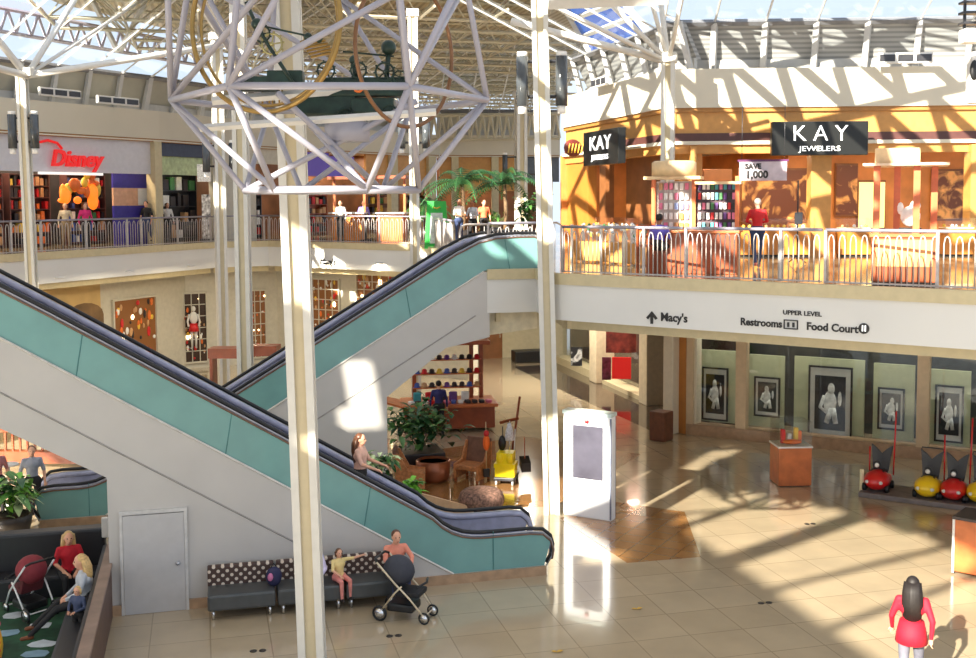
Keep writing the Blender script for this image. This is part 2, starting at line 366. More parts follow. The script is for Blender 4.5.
# lattice band along the left edge of the deck
def lattice(a,b,h,name,label,n,grp,w_=.08,mat=TRM,depth=V((0,0,0))):
    m=MB(); a=V(a); b=V(b); z=V((0,0,h)); m.bar(a,b,w_*1.4); m.bar(a+z,b+z,w_*1.4)
    for i in range(n):
        p=a.lerp(b,i/n); q=a.lerp(b,(i+1)/n); mm=a.lerp(b,(i+.5)/n)
        m.bar(p,mm+z,w_); m.bar(mm+z,q,w_)
    return single(m,name,label,'roof truss',loc=tuple(a),group=grp,mat=mat,world=True)
lattice(atz(-60,-4,14.4),atz(250,56,14.2),-.9,'edge_truss','long pale lattice truss along the left edge of the roof deck above the skylight',24,None,mat=M('truss lilac grey',(176,170,186),.5))
lattice(atz(250,56,14.2),atz(450,100,14.2),-.9,'edge_truss','pale lattice truss at the far end of the roof deck behind the hanging frame',20,None,mat=MATS['truss lilac grey'])
lattice(atd(430,140,60),atd(560,138,60),1.3,'edge_truss','low lattice truss above the farthest upper fascia beside the column lamps',16,None,w_=.1)
# unseen roof mask added to block the sun, holes shaped for lit patches
OA=[V(q+(0,)) for q in ((9.44,9.),(9.44,21.0),(9.7,22.3),(12.2,23.2),(13.2,21.7),(13.9,20.2),(14.2,17.),(14.6,9.))]
def openat(x,y):
    q=V((x+23.44,y+21.09,0))
    if inpoly(q.x,q.y,OA): return True                     # hole shaped to the sun patch on the front floor
    if -14.2<x<-9.3:
        yc=.9+(x+14.2)*.9
        if yc+.6<y<yc+1.6: return True                    # narrow diagonal slot cut for a strip of sun
    if -17.0<x<-12.0 and 1.3<y<4.6: return True            # hole cut to let sun fall beside the directory
    if -16.7<x<-15.7 and -2.0<y<-1.1: return True
    if x>-8.4 and (x+7.7)*.777+(y-9.2)*.63>.7: return True            # opening cut to let sun reach the jewelry side
    s=(y-4.9)/2.5
    if .3<s<1.3 and -19.0+s*2.8<x<-18.0+s*2.8: return True
    if -13.6<x<-11.2 and 27<y<30: return True
    return False
m=MB(); c=.3; y=-9.0
while y<36:
    x=-27.0; run=None
    while x<=14.0:
        o_=openat(x+c/2,y+c/2) or x>13.7
        if not o_ and run is None: run=x
        if o_ and run is not None:
            m.box(((run+x)/2,y+c/2,ZR+.1),(x-run,c,.2)); run=None
        x+=c
    y+=c
struct(m,'ceiling_sun_mask',M('sun mask white',(222,220,214),.7,noise=.02))
OFF=V((-23.44,-21.09,0))
m=MB()  # unseen bars placed to cast shadow stripes on the floor
for (p,q,w_) in [((9.0,18.45),(15,21.3),.42),((9.0,16.95),(15,18.6),.16),((9.0,15.05),(15,17.3),.16),((9.0,20.6),(14,23.4),.2),((9.2,21.9),(12.6,21.9),.1)]:
    a=V((p[0],p[1],ZR))+OFF; b=V((q[0],q[1],ZR))+OFF; m.bar(a,b,w_)
struct(m,'trim_shadow_bars',WHITE)
for j in range(6):  # unseen trusses added to break up the sun on the jewelry front
    m=MB(); y=8+j*3.4
    for i in range(12):
        x=-8+i*1.9; m.bar((x,y,ZR-1.2),(x+.95,y+1.7,ZR),.24); m.bar((x+.95,y+1.7,ZR),(x+1.9,y,ZR-1.2),.24); m.bar((x,y+3.4,ZR-1.2),(x+.95,y+1.7,ZR),.2)
    m.bar((-8,y,ZR-1.2),(15,y,ZR-1.2),.2); m.bar((-8,y+1.7,ZR),(15,y+1.7,ZR),.2)
    single(m,'roof_truss','unseen white lattice truss added to thin and stripe the sun on the jewelry side','roof truss',loc=(-8,y,ZR),group='unseen shading trusses over the jewelry side',mat=WHITE,world=True)
# ------------------------------------------------------------------ escalators
def escalator(label,Y0,W,Xb,sg,slope,s1,stop,solid_to,topflat,kink=None):
    """bottom newel at Xb, climbing along sg*X; s1: where panel foot meets 0; stop: s of the wall edge"""
    t=thing('escalator',label,'escalator',(Xb,Y0,0))
    X=lambda s: sg*s
    hz=.88
    st_=s1+(UF-.02)/slope       # s where the panel foot reaches the upper floor
    foot=lambda s: min(max(0.17,slope*(s-s1)),UF+.02)
    # handrail loop
    def railpath():
        pts=[(.14,.22),(.03,.38),(0,.55),(.05,.72),(.2,.85),(.45,hz)]
        s=.7
        while s<s1-.45: pts.append((s,hz)); s+=.3
        for k in range(7):
            u=k/6; ss=s1-.45+u*1.1; e=max(0,ss-(s1-.0)); a=slope*max(0,(u)**2*(ss-s1+.45))*.62; pts.append((ss,hz+a))
        ss=s1+.9
        while ss<st_-.6: pts.append((ss,hz+slope*(ss-s1)+.02)); ss+=1.2
        pts+=[(st_-.5,hz+slope*(st_-.5-s1)),(st_-.1,UF+hz-.12),(st_+.3,UF+hz-.03),(st_+.8,UF+hz)]
        pts+=[(topflat-.3,UF+hz),(topflat-.05,UF+hz-.13),(topflat,UF+hz-.33),(topflat-.1,UF+.3)]
        return pts
    rp=railpath()
    for y,side in ((.05,'near'),(W-.05,'far')):
        # balustrade panel
        top=[(s,z-.10) for s,z in rp if s>=.04]
        base=[(topflat-.1,UF+.02),(st_,UF+.02)]
        s=st_-.001; base+=[(s1+.17/slope,.17),(.18,.17)]
        poly=[V((X(s),y-.03,z)) for s,z in top[1:]]+[V((X(s),y-.03,z)) for s,z in base]
        bm=bmesh.new(); f=bm.faces.new([bm.verts.new(p) for p in poly]); g=bmesh.ops.extrude_face_region(bm,geom=[f])
        for e in g['geom']:
            if isinstance(e,bmesh.types.BMVert): e.co.y+=.06
        bmesh.ops.triangulate(bm,faces=[q for q in bm.faces if len(q.verts)>4]); bmesh.ops.recalc_face_normals(bm,faces=bm.faces[:])
        me=bpy.data.meshes.new('balustrade'); bm.to_mesh(me); bm.free(); 
        me.materials.append(TEAL); me.materials.append(BLUG)
        for p in me.polygons: p.material_index=1 if (p.normal.y*(1 if side=='near' else -1))>.5 else 0
        o=bpy.data.objects.new('balustrade',me); COL.objects.link(o); o.parent=t
        # deck strips and rubber handrail
        m=MB(); m.tube([V((X(s),y+(.05 if side=='near' else -.05),z-.115)) for s,z in rp[1:-1]],.055,6,flat=.5); m.make('deck_trim',t,BLUG)
        m=MB(); m.tube([V((X(s),y-.035,z-.10)) for s,z in rp[1:-1]],.018,5); m.make('bronze_trim',t,BRZ)
        m=MB(); m.tube([V((X(s),y-.03,z-.055)) for s,z in rp],.014,5); m.make('grey_trim',t,GRYM)
        m=MB(); m.tube([V((X(s),y,z)) for s,z in rp],.030,8,flat=1.2); m.make('handrail',t,BLACK)
    # cladding (truss) body
    def botz(s): return max(0,slope*(s-s1)-1.42)
    cp=[(s1+.17/slope,.17),(st_,UF),(st_+.1,UF-.02),(topflat,UF-.02),(topflat,UF-.9)]
    if kink: cp=[(s1+.17/slope,.17),(st_,UF),(kink[0][0],UF-.02)]+kink
    else: cp+=[(st_+.4,UF-1.3)]
    cp+=[(stop,botz(stop)),(stop,0.0),(.15,0.0),(.15,.17)]
    bm=bmesh.new(); f=bm.faces.new([bm.verts.new((X(s),0,z)) for s,z in cp]); g=bmesh.ops.extrude_face_region(bm,geom=[f])
    for e in g['geom']:
        if isinstance(e,bmesh.types.BMVert): e.co.y+=W
    bmesh.ops.triangulate(bm,faces=[q for q in bm.faces if len(q.verts)>4]); bmesh.ops.recalc_face_normals(bm,faces=bm.faces[:])
    me=bpy.data.meshes.new('cladding'); bm.to_mesh(me); bm.free(); me.materials.append(WALLG)
    o=bpy.data.objects.new('cladding',me); COL.objects.link(o); o.parent=t
    # joint line and trim edge of cladding
    m=MB(); m.bar((X(s1+.17/slope),-.004,.17),(X(st_),-.004,UF),.03); m.make('edge_strip',t,M('cladding edge',(206,202,196),.4))
    m=MB(); m.bar((X(s1+.9/slope+.05),-.002,.03),(X(st_-.2),-.002,slope*(st_-.2-s1)-.88),.022); m.make('joint_line',t,GROOVE)
    # vertical panel joints in the teal
    m=MB()
    for s in [1.15+2.35*k for k in range(int(st_/2.35)+1)]:
        m.bar((X(s+.0),.015,foot(s)+.01),(X(s-.0 if s<s1+.3 else s-.12),.015,foot(s)+.72),.012)
    m.make('panel_joints',t,M('teal joint',(70,126,126),.4))
    m=MB(); m.box((X((stop+.15)/2),-.02,.085),((stop-.15),.05,.17)); m.make('stone_base',t,TANB)
    # steps
    n=int(UF/.21); m=MB(); 
    for k in range(n):
        s=s1+.15+(k)*(UF/n)/slope; z=.02+(k+1)*UF/n
        m.box((X(s+.17),W/2,z-.06),((UF/n)/slope+.02,W-.3,.22))
    m.box((X(.9),W/2,.1),(1.5,W-.3,.19)); m.make('step',t,M('ribbed step metal',(110,110,116),.4,metal=.5))
    return t
E1=escalator('escalator descending to the right in front, with seating and a service door in its wall',18.95,1.55,6.17,-1,.612,1.62,7.77,None,12.6)
E2=escalator('escalator climbing to the right behind the crossing one, ending at the upper landing',24.6,1.55,-3.6,1,.6,1.2,7.62,None,11.45,kink=[(10.05,UF-.9),(10.05,3.72),(9.0,3.5)])
# landing below E2: recessed band
m=MB(); m.prism([(6.45,24.9,3.72),(7.7,24.9,3.85),(7.7,24.9,4.3),(6.45,24.9,4.3)],(0,.5,0)); struct(m,'trim_landing_band',M('landing cream',(214,204,176),.5))
# service door
t=thing('door_1','','',( -.88,18.95,0)); del t['label']; del t['category']; t['kind']='structure'
m=MB(); m.box((0,-.03,.845),(.98,.05,1.68)); m.make('door_panel',t,M('door grey',(186,184,184),.45,noise=.02))
m=MB(); m.box((-.52,-.03,.87),(.05,.05,1.74)).box((.52,-.03,.87),(.05,.05,1.74)).box((0,-.02,1.73),(1.09,.05,.06)); m.make('door_frame',t,M('door frame',(198,196,194),.45))
m=MB(); m.cyl((.38,-.05,.8),.03,.0,8); m.ell((.38,-.07,.82),.04,10,6); m.make('door_knob',t,GRYM)
# ------------------------------------------------------------------ columns
def colmb(h,w_=.35):
    m=MB(); a=w_/2; b=a*.42; g=a*.72
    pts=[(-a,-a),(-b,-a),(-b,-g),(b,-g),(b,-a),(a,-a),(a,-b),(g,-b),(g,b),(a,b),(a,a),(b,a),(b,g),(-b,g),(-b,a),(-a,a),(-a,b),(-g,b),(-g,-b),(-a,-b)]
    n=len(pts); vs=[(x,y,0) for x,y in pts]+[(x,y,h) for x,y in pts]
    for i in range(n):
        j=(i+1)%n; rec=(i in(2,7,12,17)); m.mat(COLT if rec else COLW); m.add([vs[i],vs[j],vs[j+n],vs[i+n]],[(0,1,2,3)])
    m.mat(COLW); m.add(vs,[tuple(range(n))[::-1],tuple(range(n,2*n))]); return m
def column(p,h,label,lean=0,rz=0,struts=(),lamps=None,w_=.35):
    t=thing('steel_column',label,'column',p,rz)
    m=colmb(h,w_)
    if lean:
        for q in m.v: q.x-=lean*q.z/h; 
    m.make('shaft',t)
    for q,r in struts:
        m=MB(); m.tube([(0,0,h-.1),V(q)-V(p)],r,8); m.make('strut',t,WHITE,)
    if struts or lamps:
        m=MB(); m.box((0,0,h),(w_*1.3,w_*1.3,.25),bev=.03); m.make('capital',t,COLW)
    if lamps:
        z,hh,dx=lamps; z-=p[2]
        for sgn in (-1,1):
            ln=-lean*z/h
            m=MB(); m.cyl((sgn*dx+ln,-.1,z),.13,hh,10); s_=m.make('column_lamp',t,M('smoked lamp glass',(78,82,86),.15,metal=.2))
            m=MB(); m.cyl((sgn*dx+ln,-.1,z-.16),.09,.18,10).cyl((sgn*dx+ln,-.1,z+hh),.11,.1,10); m.make('lamp_cap',s_,M('lamp ends',(235,232,228),.4))
            m=MB(); m.bar((sgn*dx+ln,-.05,z+.2),(ln,-.05,z+.2),.05).bar((sgn*dx+ln,-.05,z+hh-.1),(ln,-.05,z+hh-.1),.05); m.make('bracket',s_,DGRY)
    return t
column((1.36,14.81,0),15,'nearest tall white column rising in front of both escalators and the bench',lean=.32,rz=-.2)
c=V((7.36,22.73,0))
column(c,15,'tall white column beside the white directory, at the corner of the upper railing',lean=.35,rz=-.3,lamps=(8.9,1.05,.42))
p=atd(33,250,33); p.z=0; h=10.75
column(p,h,'branching white column at far left in front of the red lettered shop',rz=-.255,w_=.28,lean=.15,struts=[(atd(-45,-30,31),.11),(atd(-60,40,28),.11),(atd(58,-10,36),.09),(atd(95,0,40),.06),(atd(215,45,40),.10)],lamps=(8.5,1.0,.33))
p=atd(243,250,27.5); p.z=0; column(p,15,'tall column rising behind the crossing escalators, left of the nearest column',rz=-.25)
p=atd(221,250,38); p.z=0; column(p,12.5,'column with clustered lamps at the corner of the far left gallery',rz=.2,lamps=(7.9,1.0,.45))
p=atd(415,250,36.5); p.z=0; column(p,13,'slim white column left of the green sandwich board',rz=-.2,w_=.32,lamps=(8.6,.9,.4))
p=atz(521,219,UF); p=atd(521,219,52); p.z=UF; column(p,6.6,'tan far column in front of the palms left of the tall railing column',w_=.5,lamps=(7.9,1.1,.8))
p=atz(667,262,UF); zt=10.55
column(p,zt-UF,'branching white column rising in front of the jewelry store between its two signs',rz=-.5,struts=[(atd(556,8,26),.09),(atd(628,-20,27),.07),(atd(655,-20,29),.07),(atd(672,-25,27.5),.06),(atd(725,-12,27),.06),(atd(600,-20,25),.06)],w_=.34)
# beams passing across the top
def beam(a,b,w_,label,name='roof_beam'):
    m=MB(); m.tube([V((0,0,0)),V(b)-V(a)],w_,4); o=single(m,name,label,'beam',loc=tuple(a),mat=WHITE)
beam(atd(548,2,23.5),atd(668,-3,23.5),.16,'white level roof beam running right from the tall railing column')
beam(atd(90,-5,44),atd(118,52,44),.11,'left slanting roof strut meeting the long beam above the red lettered shop')
beam(atd(148,-5,44),atd(120,52,44),.11,'right slanting roof strut meeting the long beam above the red lettered shop')
beam(atd(196,-5,24),atd(232,50,30),.14,'white roof strut passing behind the left gilt ring')
# ------------------------------------------------------------------ shop fronts: helpers
def lampl(loc,energy,size=1.0,col=(1,.84,.6),rot=(0,0,0),name='fill_light_source'):  # area light used as fill for the interiors
    l=bpy.data.lights.new(name,'AREA'); l.energy=energy; l.size=size; l.color=col; o=bpy.data.objects.new(name,l); COL.objects.link(o); o.location=loc; o.rotation_euler=rot
    return o
def downlight(loc,label,energy=40,col=(1,.84,.6),group=None,r=.14):  # added fixture with an area light, put in to brighten interiors
    t=thing('fill_light',label,'ceiling light',loc,0,group)
    m=MB(); m.lathe((0,0,-.03),[(r,0),(r*1.25,0),(r*1.25,.04),(r,.04)],12); m.make('trim_ring',t,WHITE)
    m=MB(); m.cyl((0,0,-.02),r,.02,12); m.make('lamp_face',t,WARM)
    lampl((loc[0],loc[1],loc[2]-.06),energy,.35,col)
PAL=[M('goods red',(200,30,34)),M('goods orange',(226,112,40)),M('goods yellow',(236,196,70)),M('goods blue',(60,84,160)),M('goods white',(232,230,226)),M('goods dark',(44,36,38)),M('goods green',(62,120,70)),M('goods pink',(224,120,150)),M('goods purple',(104,60,130)),M('goods tan',(196,150,104)),M('goods teal',(70,160,170))]
def shelf(label,loc,rz,w_,h,rows,cols,pal,frame=WHITE,dep=.4,name='display_shelf',cat='shelf',group=None,seed=1,fill=.9):
    R=random.Random(seed); t=thing(name,label,cat,loc,rz,group)
    m=MB(); m.box((0,dep/2,h/2),(w_,.04,h)); m.make('back_panel',t,frame)
    m=MB()
    for i in range(rows+1): m.box((0,0,.1+i*(h-.12)/rows),(w_,dep,.03))
    for sx in(-1,1): m.box((sx*w_/2,0,h/2),(.04,dep,h))
    m.make('shelf_frame',t,frame)
    m=MB(); rh=(h-.12)/rows; cw=w_/cols
    for i in range(rows):
        for j in range(cols):
            if R.random()>fill: continue
            hh=rh*R.uniform(.45,.85); m.mat(R.choice(pal)); m.box((-w_/2+cw*(j+.5),-.03,.12+i*rh+hh/2),(cw*R.uniform(.5,.9),dep*.6,hh),bev=.015)
    o=m.make('merchandise',t); o['kind']='stuff'
    return t
def poster(p,rz,w_,h,label,mat,frame=BLACK,mount=True,cat='poster',name='framed_photograph',group=None):
    t=thing(name,label,cat,p,rz,group)
    m=MB()
    fw_=.05
    for s in(-1,1): m.box((s*(w_/2-fw_/2),0,0),(fw_,.05,h)).box((0,0,s*(h/2-fw_/2)),(w_-2*fw_,.05,fw_))
    m.make('frame',t,frame)
    m=MB(); m.box((0,.012,0),(w_-.1,.02,h-.1)); m.make('mat_board',t,WHITE)
    m=MB(); m.box((0,-.004,0),(w_*.70,.02,h*.74)); m.make('picture',t,mat)
    return t
# ------------------------------------------------------------------ right, upper: jewelry store
def onw(W,i,f,off=0,z=0): 
    a,b=W[i],W[i+1]; d=(b-a).normalized(); n=V((-d.y,d.x,0)); q=a.lerp(b,f)+n*off; q.z=z; return q
for i in range(3):
    a,b=WR[i],WR[i+1]
    m=MB(); m.mat(ORAN2).wall(a,b,8.78,9.4,.2,.15); m.mat(DBRN).wall(a,b,8.48,8.78,.3,.10); m.mat(ORAN2).wall(a,b,8.2,8.48,.3,.13)
    struct(m,'wall_jewelry_header_%d'%(i+1))
# interior shell
A0,B0,D0,E0=WR
back=[V((A0.x+5,A0.y+.5,0)),V((B0.x+5.2,B0.y+2.2,0)),V((D0.x+3.5,D0.y+4.6,0)),V((E0.x+4.5,E0.y+4.5,0))]
WOODI=M('store wood wall',(206,132,70),.5,noise=.12,scale=1.2)
for i in range(3):
    m=MB(); m.wall(back[i],back[i+1],UF,8.6,.15); struct(m,'wall_jewelry_back_%d'%(i+1),WOODI)
m=MB(); m.prism([(p.x,p.y,8.45) for p in [A0,B0,D0,E0,back[3],back[2],back[1],back[0]]],(0,0,.1)); struct(m,'ceiling_jewelry',CREAM)
m=MB(); m.wall(A0,back[0],UF,8.5,.15); struct(m,'wall_jewelry_side',WOODI)
for k,(i,f,o_) in enumerate([(0,.25,2.2),(0,.75,2.5),(1,.12,1.5),(1,.28,2),(1,.42,1.6),(1,.58,2),(1,.72,1.6),(1,.9,2),(2,.2,2)]):
    q=onw(WR,i,f,o_,8.42); downlight(q,'added round ceiling light brightening the jewelry store',26,group='added fill lights of the jewelry store')
# left face: wood pilasters and a dark opening
def block(i,f0_,f1_,z0,z1,t_,off,name,label,cat,mat,W=WR,group=None):
    a=onw(W,i,f0_); b=onw(W,i,f1_); m=MB(); m.wall(a,b,z0,z1,t_,off); return single(m,name,label,cat,loc=(a.x,a.y,z0),mat=mat,world=True,group=group)
def pxf(px,i,W=WR):
    a,b=W[i],W[i+1]; p=atp(px,200,a,b); return (p-a).dot(b-a)/((b-a).length_squared)+0
for x0,x1,mt,nm,lb in [(562,583,ORAN,'pilaster','honey wood pilaster at the left end of the jewelry front'),(594,600,BRN,'pilaster','thin brown post left of the brown wall panels'),(601,634,BRN,'wall_panel','brown wood wall panels behind the glass cases left of the pale wall'),(634,664,ORAN2,'wall_panel','pale honey wall panel behind the phone accessory kiosk')]:
    d_,b_= V(sight(x0,240)),V(sight(x1,240))
    block(0,pxf(x0,0),pxf(x1,0),UF,8.3,.3,.2 if nm=='pilaster' else .9,nm,lb,'wall panel',mt)
for x0,x1,lb in [(810,830,'wide honey coloured pillar under the large black jewelry sign'),(969,985,'honey coloured pillar at the right edge of the jewelry front'),(690,696,'slim honey post behind the phone accessory kiosk')]:
    block(1,pxf(x0,1),pxf(x1,1),UF,8.4,.55,-.1,'storefront_pillar',lb,'pillar',ORAN2)
# showcases
def showcase(p,rz,w_,label,group='lit glass counters of the jewelry store'):
    t=thing('jewelry_showcase',label,'display case',p,rz,group)
    m=MB(); m.box((0,0,.42),(w_,.6,.72),bev=.01); m.make('case_body',t,ORAN)
    m=MB(); m.box((0,.03,.04),(w_-.06,.5,.09)); m.make('plinth',t,BLACK)
    m=MB(); m.box((0,0,.93),(w_,.6,.3)); m.make('glass_top',t,GLS)
    m=MB(); m.box((0,0,.80),(w_-.05,.54,.03)); m.make('tray',t,M('tray linen',(240,226,190),.5))
    R=random.Random(int(w_*100)+int(p[0]*10)); m=MB()
    for k in range(int(w_*6)): m.mat(R.choice([CHROME,PAL[4],PAL[2],PAL[9]])); m.ell((-w_/2+.1+k/6,R.uniform(-.15,.1),.86),(.05,.04,.05),6,4)
    o=m.make('jewelry',t); o['kind']='stuff'; return t
def rzof(a,b): d=b-a; return math.atan2(d.y,d.x)
for i,x0,x1,lb in [(1,738,806,'lit jewelry counter left of the wide pillar'),(1,836,866,'short jewelry counter right of the wide pillar'),(1,938,968,'jewelry counter at the right end beyond the post kiosk'),(0,604,640,'jewelry counter in front of the brown wall panels')]:
    a=atp(x0,250,WR[i],WR[i+1]); b=atp(x1,250,WR[i],WR[i+1]); c=(a+b)/2; c.z=UF; rz=rzof(WR[i],WR[i+1]); n=V((-math.sin(rz),math.cos(rz),0))
    showcase(c-n*.2,rz,(b-a).length,lb,None)
# glazed counters in front of left face
a=atz(598,262,UF); 
for k,(px,py) in enumerate([(592,262),(622,264),(646,266)]):
    q=atz(px,py,UF); t=thing('glass_counter',['white framed glass counter nearest the tall railing column','white framed glass counter between two others before the brown wall','white framed glass counter beside the phone kiosk'][k],'display case',q,-.9)
    for sx in(-1,1):
        for sy in(-1,1): m=MB(); m.box((sx*.45,sy*.28,.5),(.06,.06,1.0)); m.make('leg',t,M('white lacquer',(228,220,204),.3))
    m=MB(); m.box((0,0,.3),(.86,.5,.5)); m.make('case_body',t,ORAN2)
    m=MB(); m.box((0,0,.78),(.86,.5,.4)); m.make('glass_top',t,GLS)
    m=MB(); R=random.Random(k)
    for j in range(14): m.mat(R.choice([PAL[4],PAL[6],CHROME,PAL[2]])); m.ell((R.uniform(-.4,.4),R.uniform(-.2,.2),.62+R.uniform(0,.4)),.05,6,4)
    o=m.make('ornaments',t); o['kind']='stuff'
# signs
def sign_box(px0,px1,pyc,h,a,b,label,name='store_sign'):
    p0=atp(px0,pyc,a,b); p1=atp(px1,pyc,a,b); c=(p0+p1)/2; rz=rzof(V((p0.x,p0.y,0)),V((p1.x,p1.y,0)))
    t=thing(name,label,'sign',c,rz); wd=(V((p1.x-p0.x,p1.y-p0.y,0))).length
    m=MB(); m.box((0,0,0),(wd,.25,h),bev=.02); m.make('sign_box',t,SIGNB); return t,c,wd,V((math.cos(rz),math.sin(rz),0))
n12=V((0,-.6,0)); 
t,c,wd,xd=sign_box(771,867,138.5,.93,WR[1]-V((.6,.6,0)),WR[2]-V((.6,.6,0)),'large black jewelry store sign with white letters facing the atrium')
nn=xd.cross(V((0,0,1)))
text('K A Y',.62,LETW,c+nn*.135+V((0,0,.12)),xd,t,bold=-.004)
text('JEWELERS',.2,LETW,c+nn*.135+V((0,0,-.29)),xd,t,bold=.0,sx=1.3)
t,c,wd,xd=sign_box(587,622,147.5,1.05,WR[0]-V((.9,.5,0)),WR[1]-V((.9,.5,0)),'smaller black jewelry store sign on the angled left face')
nn=xd.cross(V((0,0,1))); text('KAY',.62,LETW,c+nn*.135+V((0,0,.12)),xd,t,sx=wd/1.9,bold=0)
text('JEWELERS',.22,LETW,c+nn*.135+V((0,0,-.3)),xd,t,sx=wd/2.0,bold=0)
# round emblem sign left of it
p=atd(573,148,33); t=thing('blade_sign','dark red scalloped sign left of the smaller jewelry sign','sign',p,.3)
m=MB(); m.ell((0,0,0),(.34,.1,.26),14,8); m.make('sign_body',t,M('oxblood',(110,44,34),.5)); m=MB(); 
for k in range(5): m.tube([(-.25+k*.12,-.1,-.15),(-.2+k*.12,-.12,.12)],.02,5)
m.make('gold_scroll',t,PAL[2])
# back wall pictures and figures inside the store
pm=[photomat('portrait warm %d'%k,k+11,1.6) for k in range(4)]
for k in range(4):
    r=pm[k].node_tree.nodes['Color Ramp'] if 'Color Ramp' in pm[k].node_tree.nodes else [n for n in pm[k].node_tree.nodes if n.type=='VALTORGB'][0]
    r.color_ramp.elements[0].color=(.16,.05,.02,1); r.color_ramp.elements[1].color=(.9,.45,.14,1)
def backpic(px,py,w_,h,mat,label,i=1,cat='poster'):
    p=atp(px,py,back[i],back[i+1]); rz=rzof(back[i],back[i+1]); n=V((-math.sin(rz),math.cos(rz),0))
    t=thing('wall_poster',label,cat,p-n*.08,rz); m=MB(); m.box((0,.02,0),(w_,.06,h),bev=.01); m.make('panel',t,BRN); m=MB(); m.box((0,-.02,0),(w_*.92,.03,h*.92)); m.make('print',t,mat); return t
backpic(782,195,3.1,1.7,pm[0],'wide warm toned mural left of the wide pillar'); backpic(845,190,.8,1.7,pm[1],'narrow warm mural just right of the wide pillar')
backpic(950,195,1.5,1.7,pm[2],'warm portrait mural at the right end of the store'); 
backpic(870,205,1.0,1.6,M('lit cabinet',(255,232,150),.5,emit=.9),'bright lit wall cabinet behind the post kiosk',cat='cabinet')
backpic(716,190,1.0,1.3,BRN,'brown double door behind the phone accessories',cat='door')
# hanging banner
p0=atd(763,171,26.5); t=thing('hanging_banner','white hanging sale banner left of the wide pillar','banner',p0,-.35)
m=MB(); m.box((0,0,0),(1.12,.02,.46)); m.make('banner_cloth',t,M('banner white',(196,182,190),.6))
m=MB(); m.box((0,0,.25),(1.2,.04,.05)); m.make('rail',t,M('banner purple',(92,40,84),.5))
for s in(-.5,.5): m=MB(); m.tube([(s,0,.26),(s,0,1.55)],.008,5); m.make('wire',t,DGRY)
xd=V((math.cos(-.35),math.sin(-.35),0)); nn=xd.cross(V((0,0,1)))
text('SAVE',.17,LETTER,p0+nn*.03+V((-.0,0,.11))-xd*.24,xd,t,bold=.008); text('1,000',.24,LETTER,p0+nn*.03+V((0,0,-.09))-xd*.15,xd,t,bold=.01)
# phone accessory kiosk
q=atz(694,279,UF); Rz=-.86
q=V((10.65,22.55,UF)); t=thing('accessory_kiosk','tall cherry wood kiosk hung with phone cases behind the railing','kiosk',q,-.55)
m=MB(); m.box((0,.1,.45),(1.9,1.0,.9),bev=.02); m.make('counter_base',t,REDW)
m=MB(); m.box((0,.1,.93),(2.0,1.1,.06),bev=.01); m.make('counter_top',t,ORW)
for sx in(-.95,-.05,.9):
    m=MB(); m.box((sx,.2,1.5),(.09,.09,1.3)); m.make('post',t,M('kiosk orange post',(222,120,66),.35))
m=MB(); m.box((-.5,.2,2.12),(1.25,.8,.07)).box((.5,.2,2.0),(1.0,.7,.06)); m.make('canopy',t,M('kiosk cream',(216,184,140),.4))
m=MB(); m.lathe((-.5,.2,2.16),[(.5,0),(.5,.30),(.44,.34)],20); m.make('drum_top',t,MATS['kiosk cream'])
R=random.Random(4)
m=MB(); m.box((-.5,.3,1.5),(.8,.08,1.1)); m.make('case_board',t,M('board white',(196,184,176),.5))
m=MB(); m.box((.45,.3,1.5),(.92,.08,1.0)); m.make('case_board',t,M('board dark',(70,48,56),.5))
for bx,w_,pal,cols in ((-.5,.7,[PAL[4],PAL[4],PAL[7],PAL[2],M('pale blue goods',(150,170,220)),PAL[9]],6),(.45,.84,[PAL[0],PAL[5],PAL[6],PAL[8],PAL[4],PAL[10],PAL[7],PAL[4]],9)):
    for r_ in range(5):
        for c_ in range(cols):
            m=MB(); x=bx-w_/2+w_*(c_+.5)/cols; m.box((x,.22-.02,1.05+r_*.22),(w_/cols*.72,.03,.15),bev=.008); m.make('phone_case',t,R.choice(pal))
# post kiosk on the right
q=V((12.95,18.25,UF)); rz2=-.62; t=thing('display_kiosk','open display kiosk with four wood posts and cream roof at right of the upper level','kiosk',q,rz2)
m=MB(); m.box((0,0,.5),(1.15,.95,.84),bev=.01); m.make('cabinet_body',t,REDW)
m=MB(); m.box((0,-.48,.62),(1.0,.03,.5)); m.make('front_panel',t,M('cabinet front',(236,160,96),.35,noise=.05))
m=MB(); m.box((0,0,.05),(1.12,.92,.1)); m.make('plinth',t,BLACK)
m=MB(); m.box((0,0,.95),(1.22,1.02,.06)); m.make('counter_top',t,ORW)
for sx,sy in ((-.5,-.4),(-.15,.42),(.2,-.4),(.52,.42)):
    m=MB(); m.box((sx,sy,1.62),(.12,.12,1.28)); m.make('post',t,M('kiosk red post',(206,104,60),.35)); 
m=MB(); m.box((0,0,2.27),(1.5,1.3,.05)); m.make('roof_board',t,M('kiosk roof',(222,190,160),.4))
m=MB(); m.box((-.15,0,2.44),(.8,.7,.28),bev=.02); m.make('roof_box',t,MATS['kiosk cream'])
m=MB(); m.box((.1,0,1.03),(.4,.35,.1)); m.make('stand',t,BLACK)
m=MB(); m.ell((.1,0,1.3),(.18,.14,.2),10,7).ell((.18,-.02,1.5),(.1,.09,.1),8,6).ell((-.08,0,1.45),(.06,.05,.12),8,5); m.make('white_figurine',t,M('white plush',(244,242,238),.8))
# tripod stand
q=atz(797,264,UF); t=thing('tripod_stand','thin black stand with clipped holder before the lit counter','stand',q)
m=MB(); m.tube([(0,0,.1),(0,0,2.1)],.02,6); m.make('pole',t,BLACK)
for k in range(3): m=MB(); a=k*2.1; m.tube([(0,0,.22),(.26*math.cos(a),.26*math.sin(a),.015)],.015,6); m.make('leg',t,BLACK)
m=MB(); m.box((0,-.04,1.15),(.2,.06,.3),bev=.01); m.make('holder',t,DGRY)
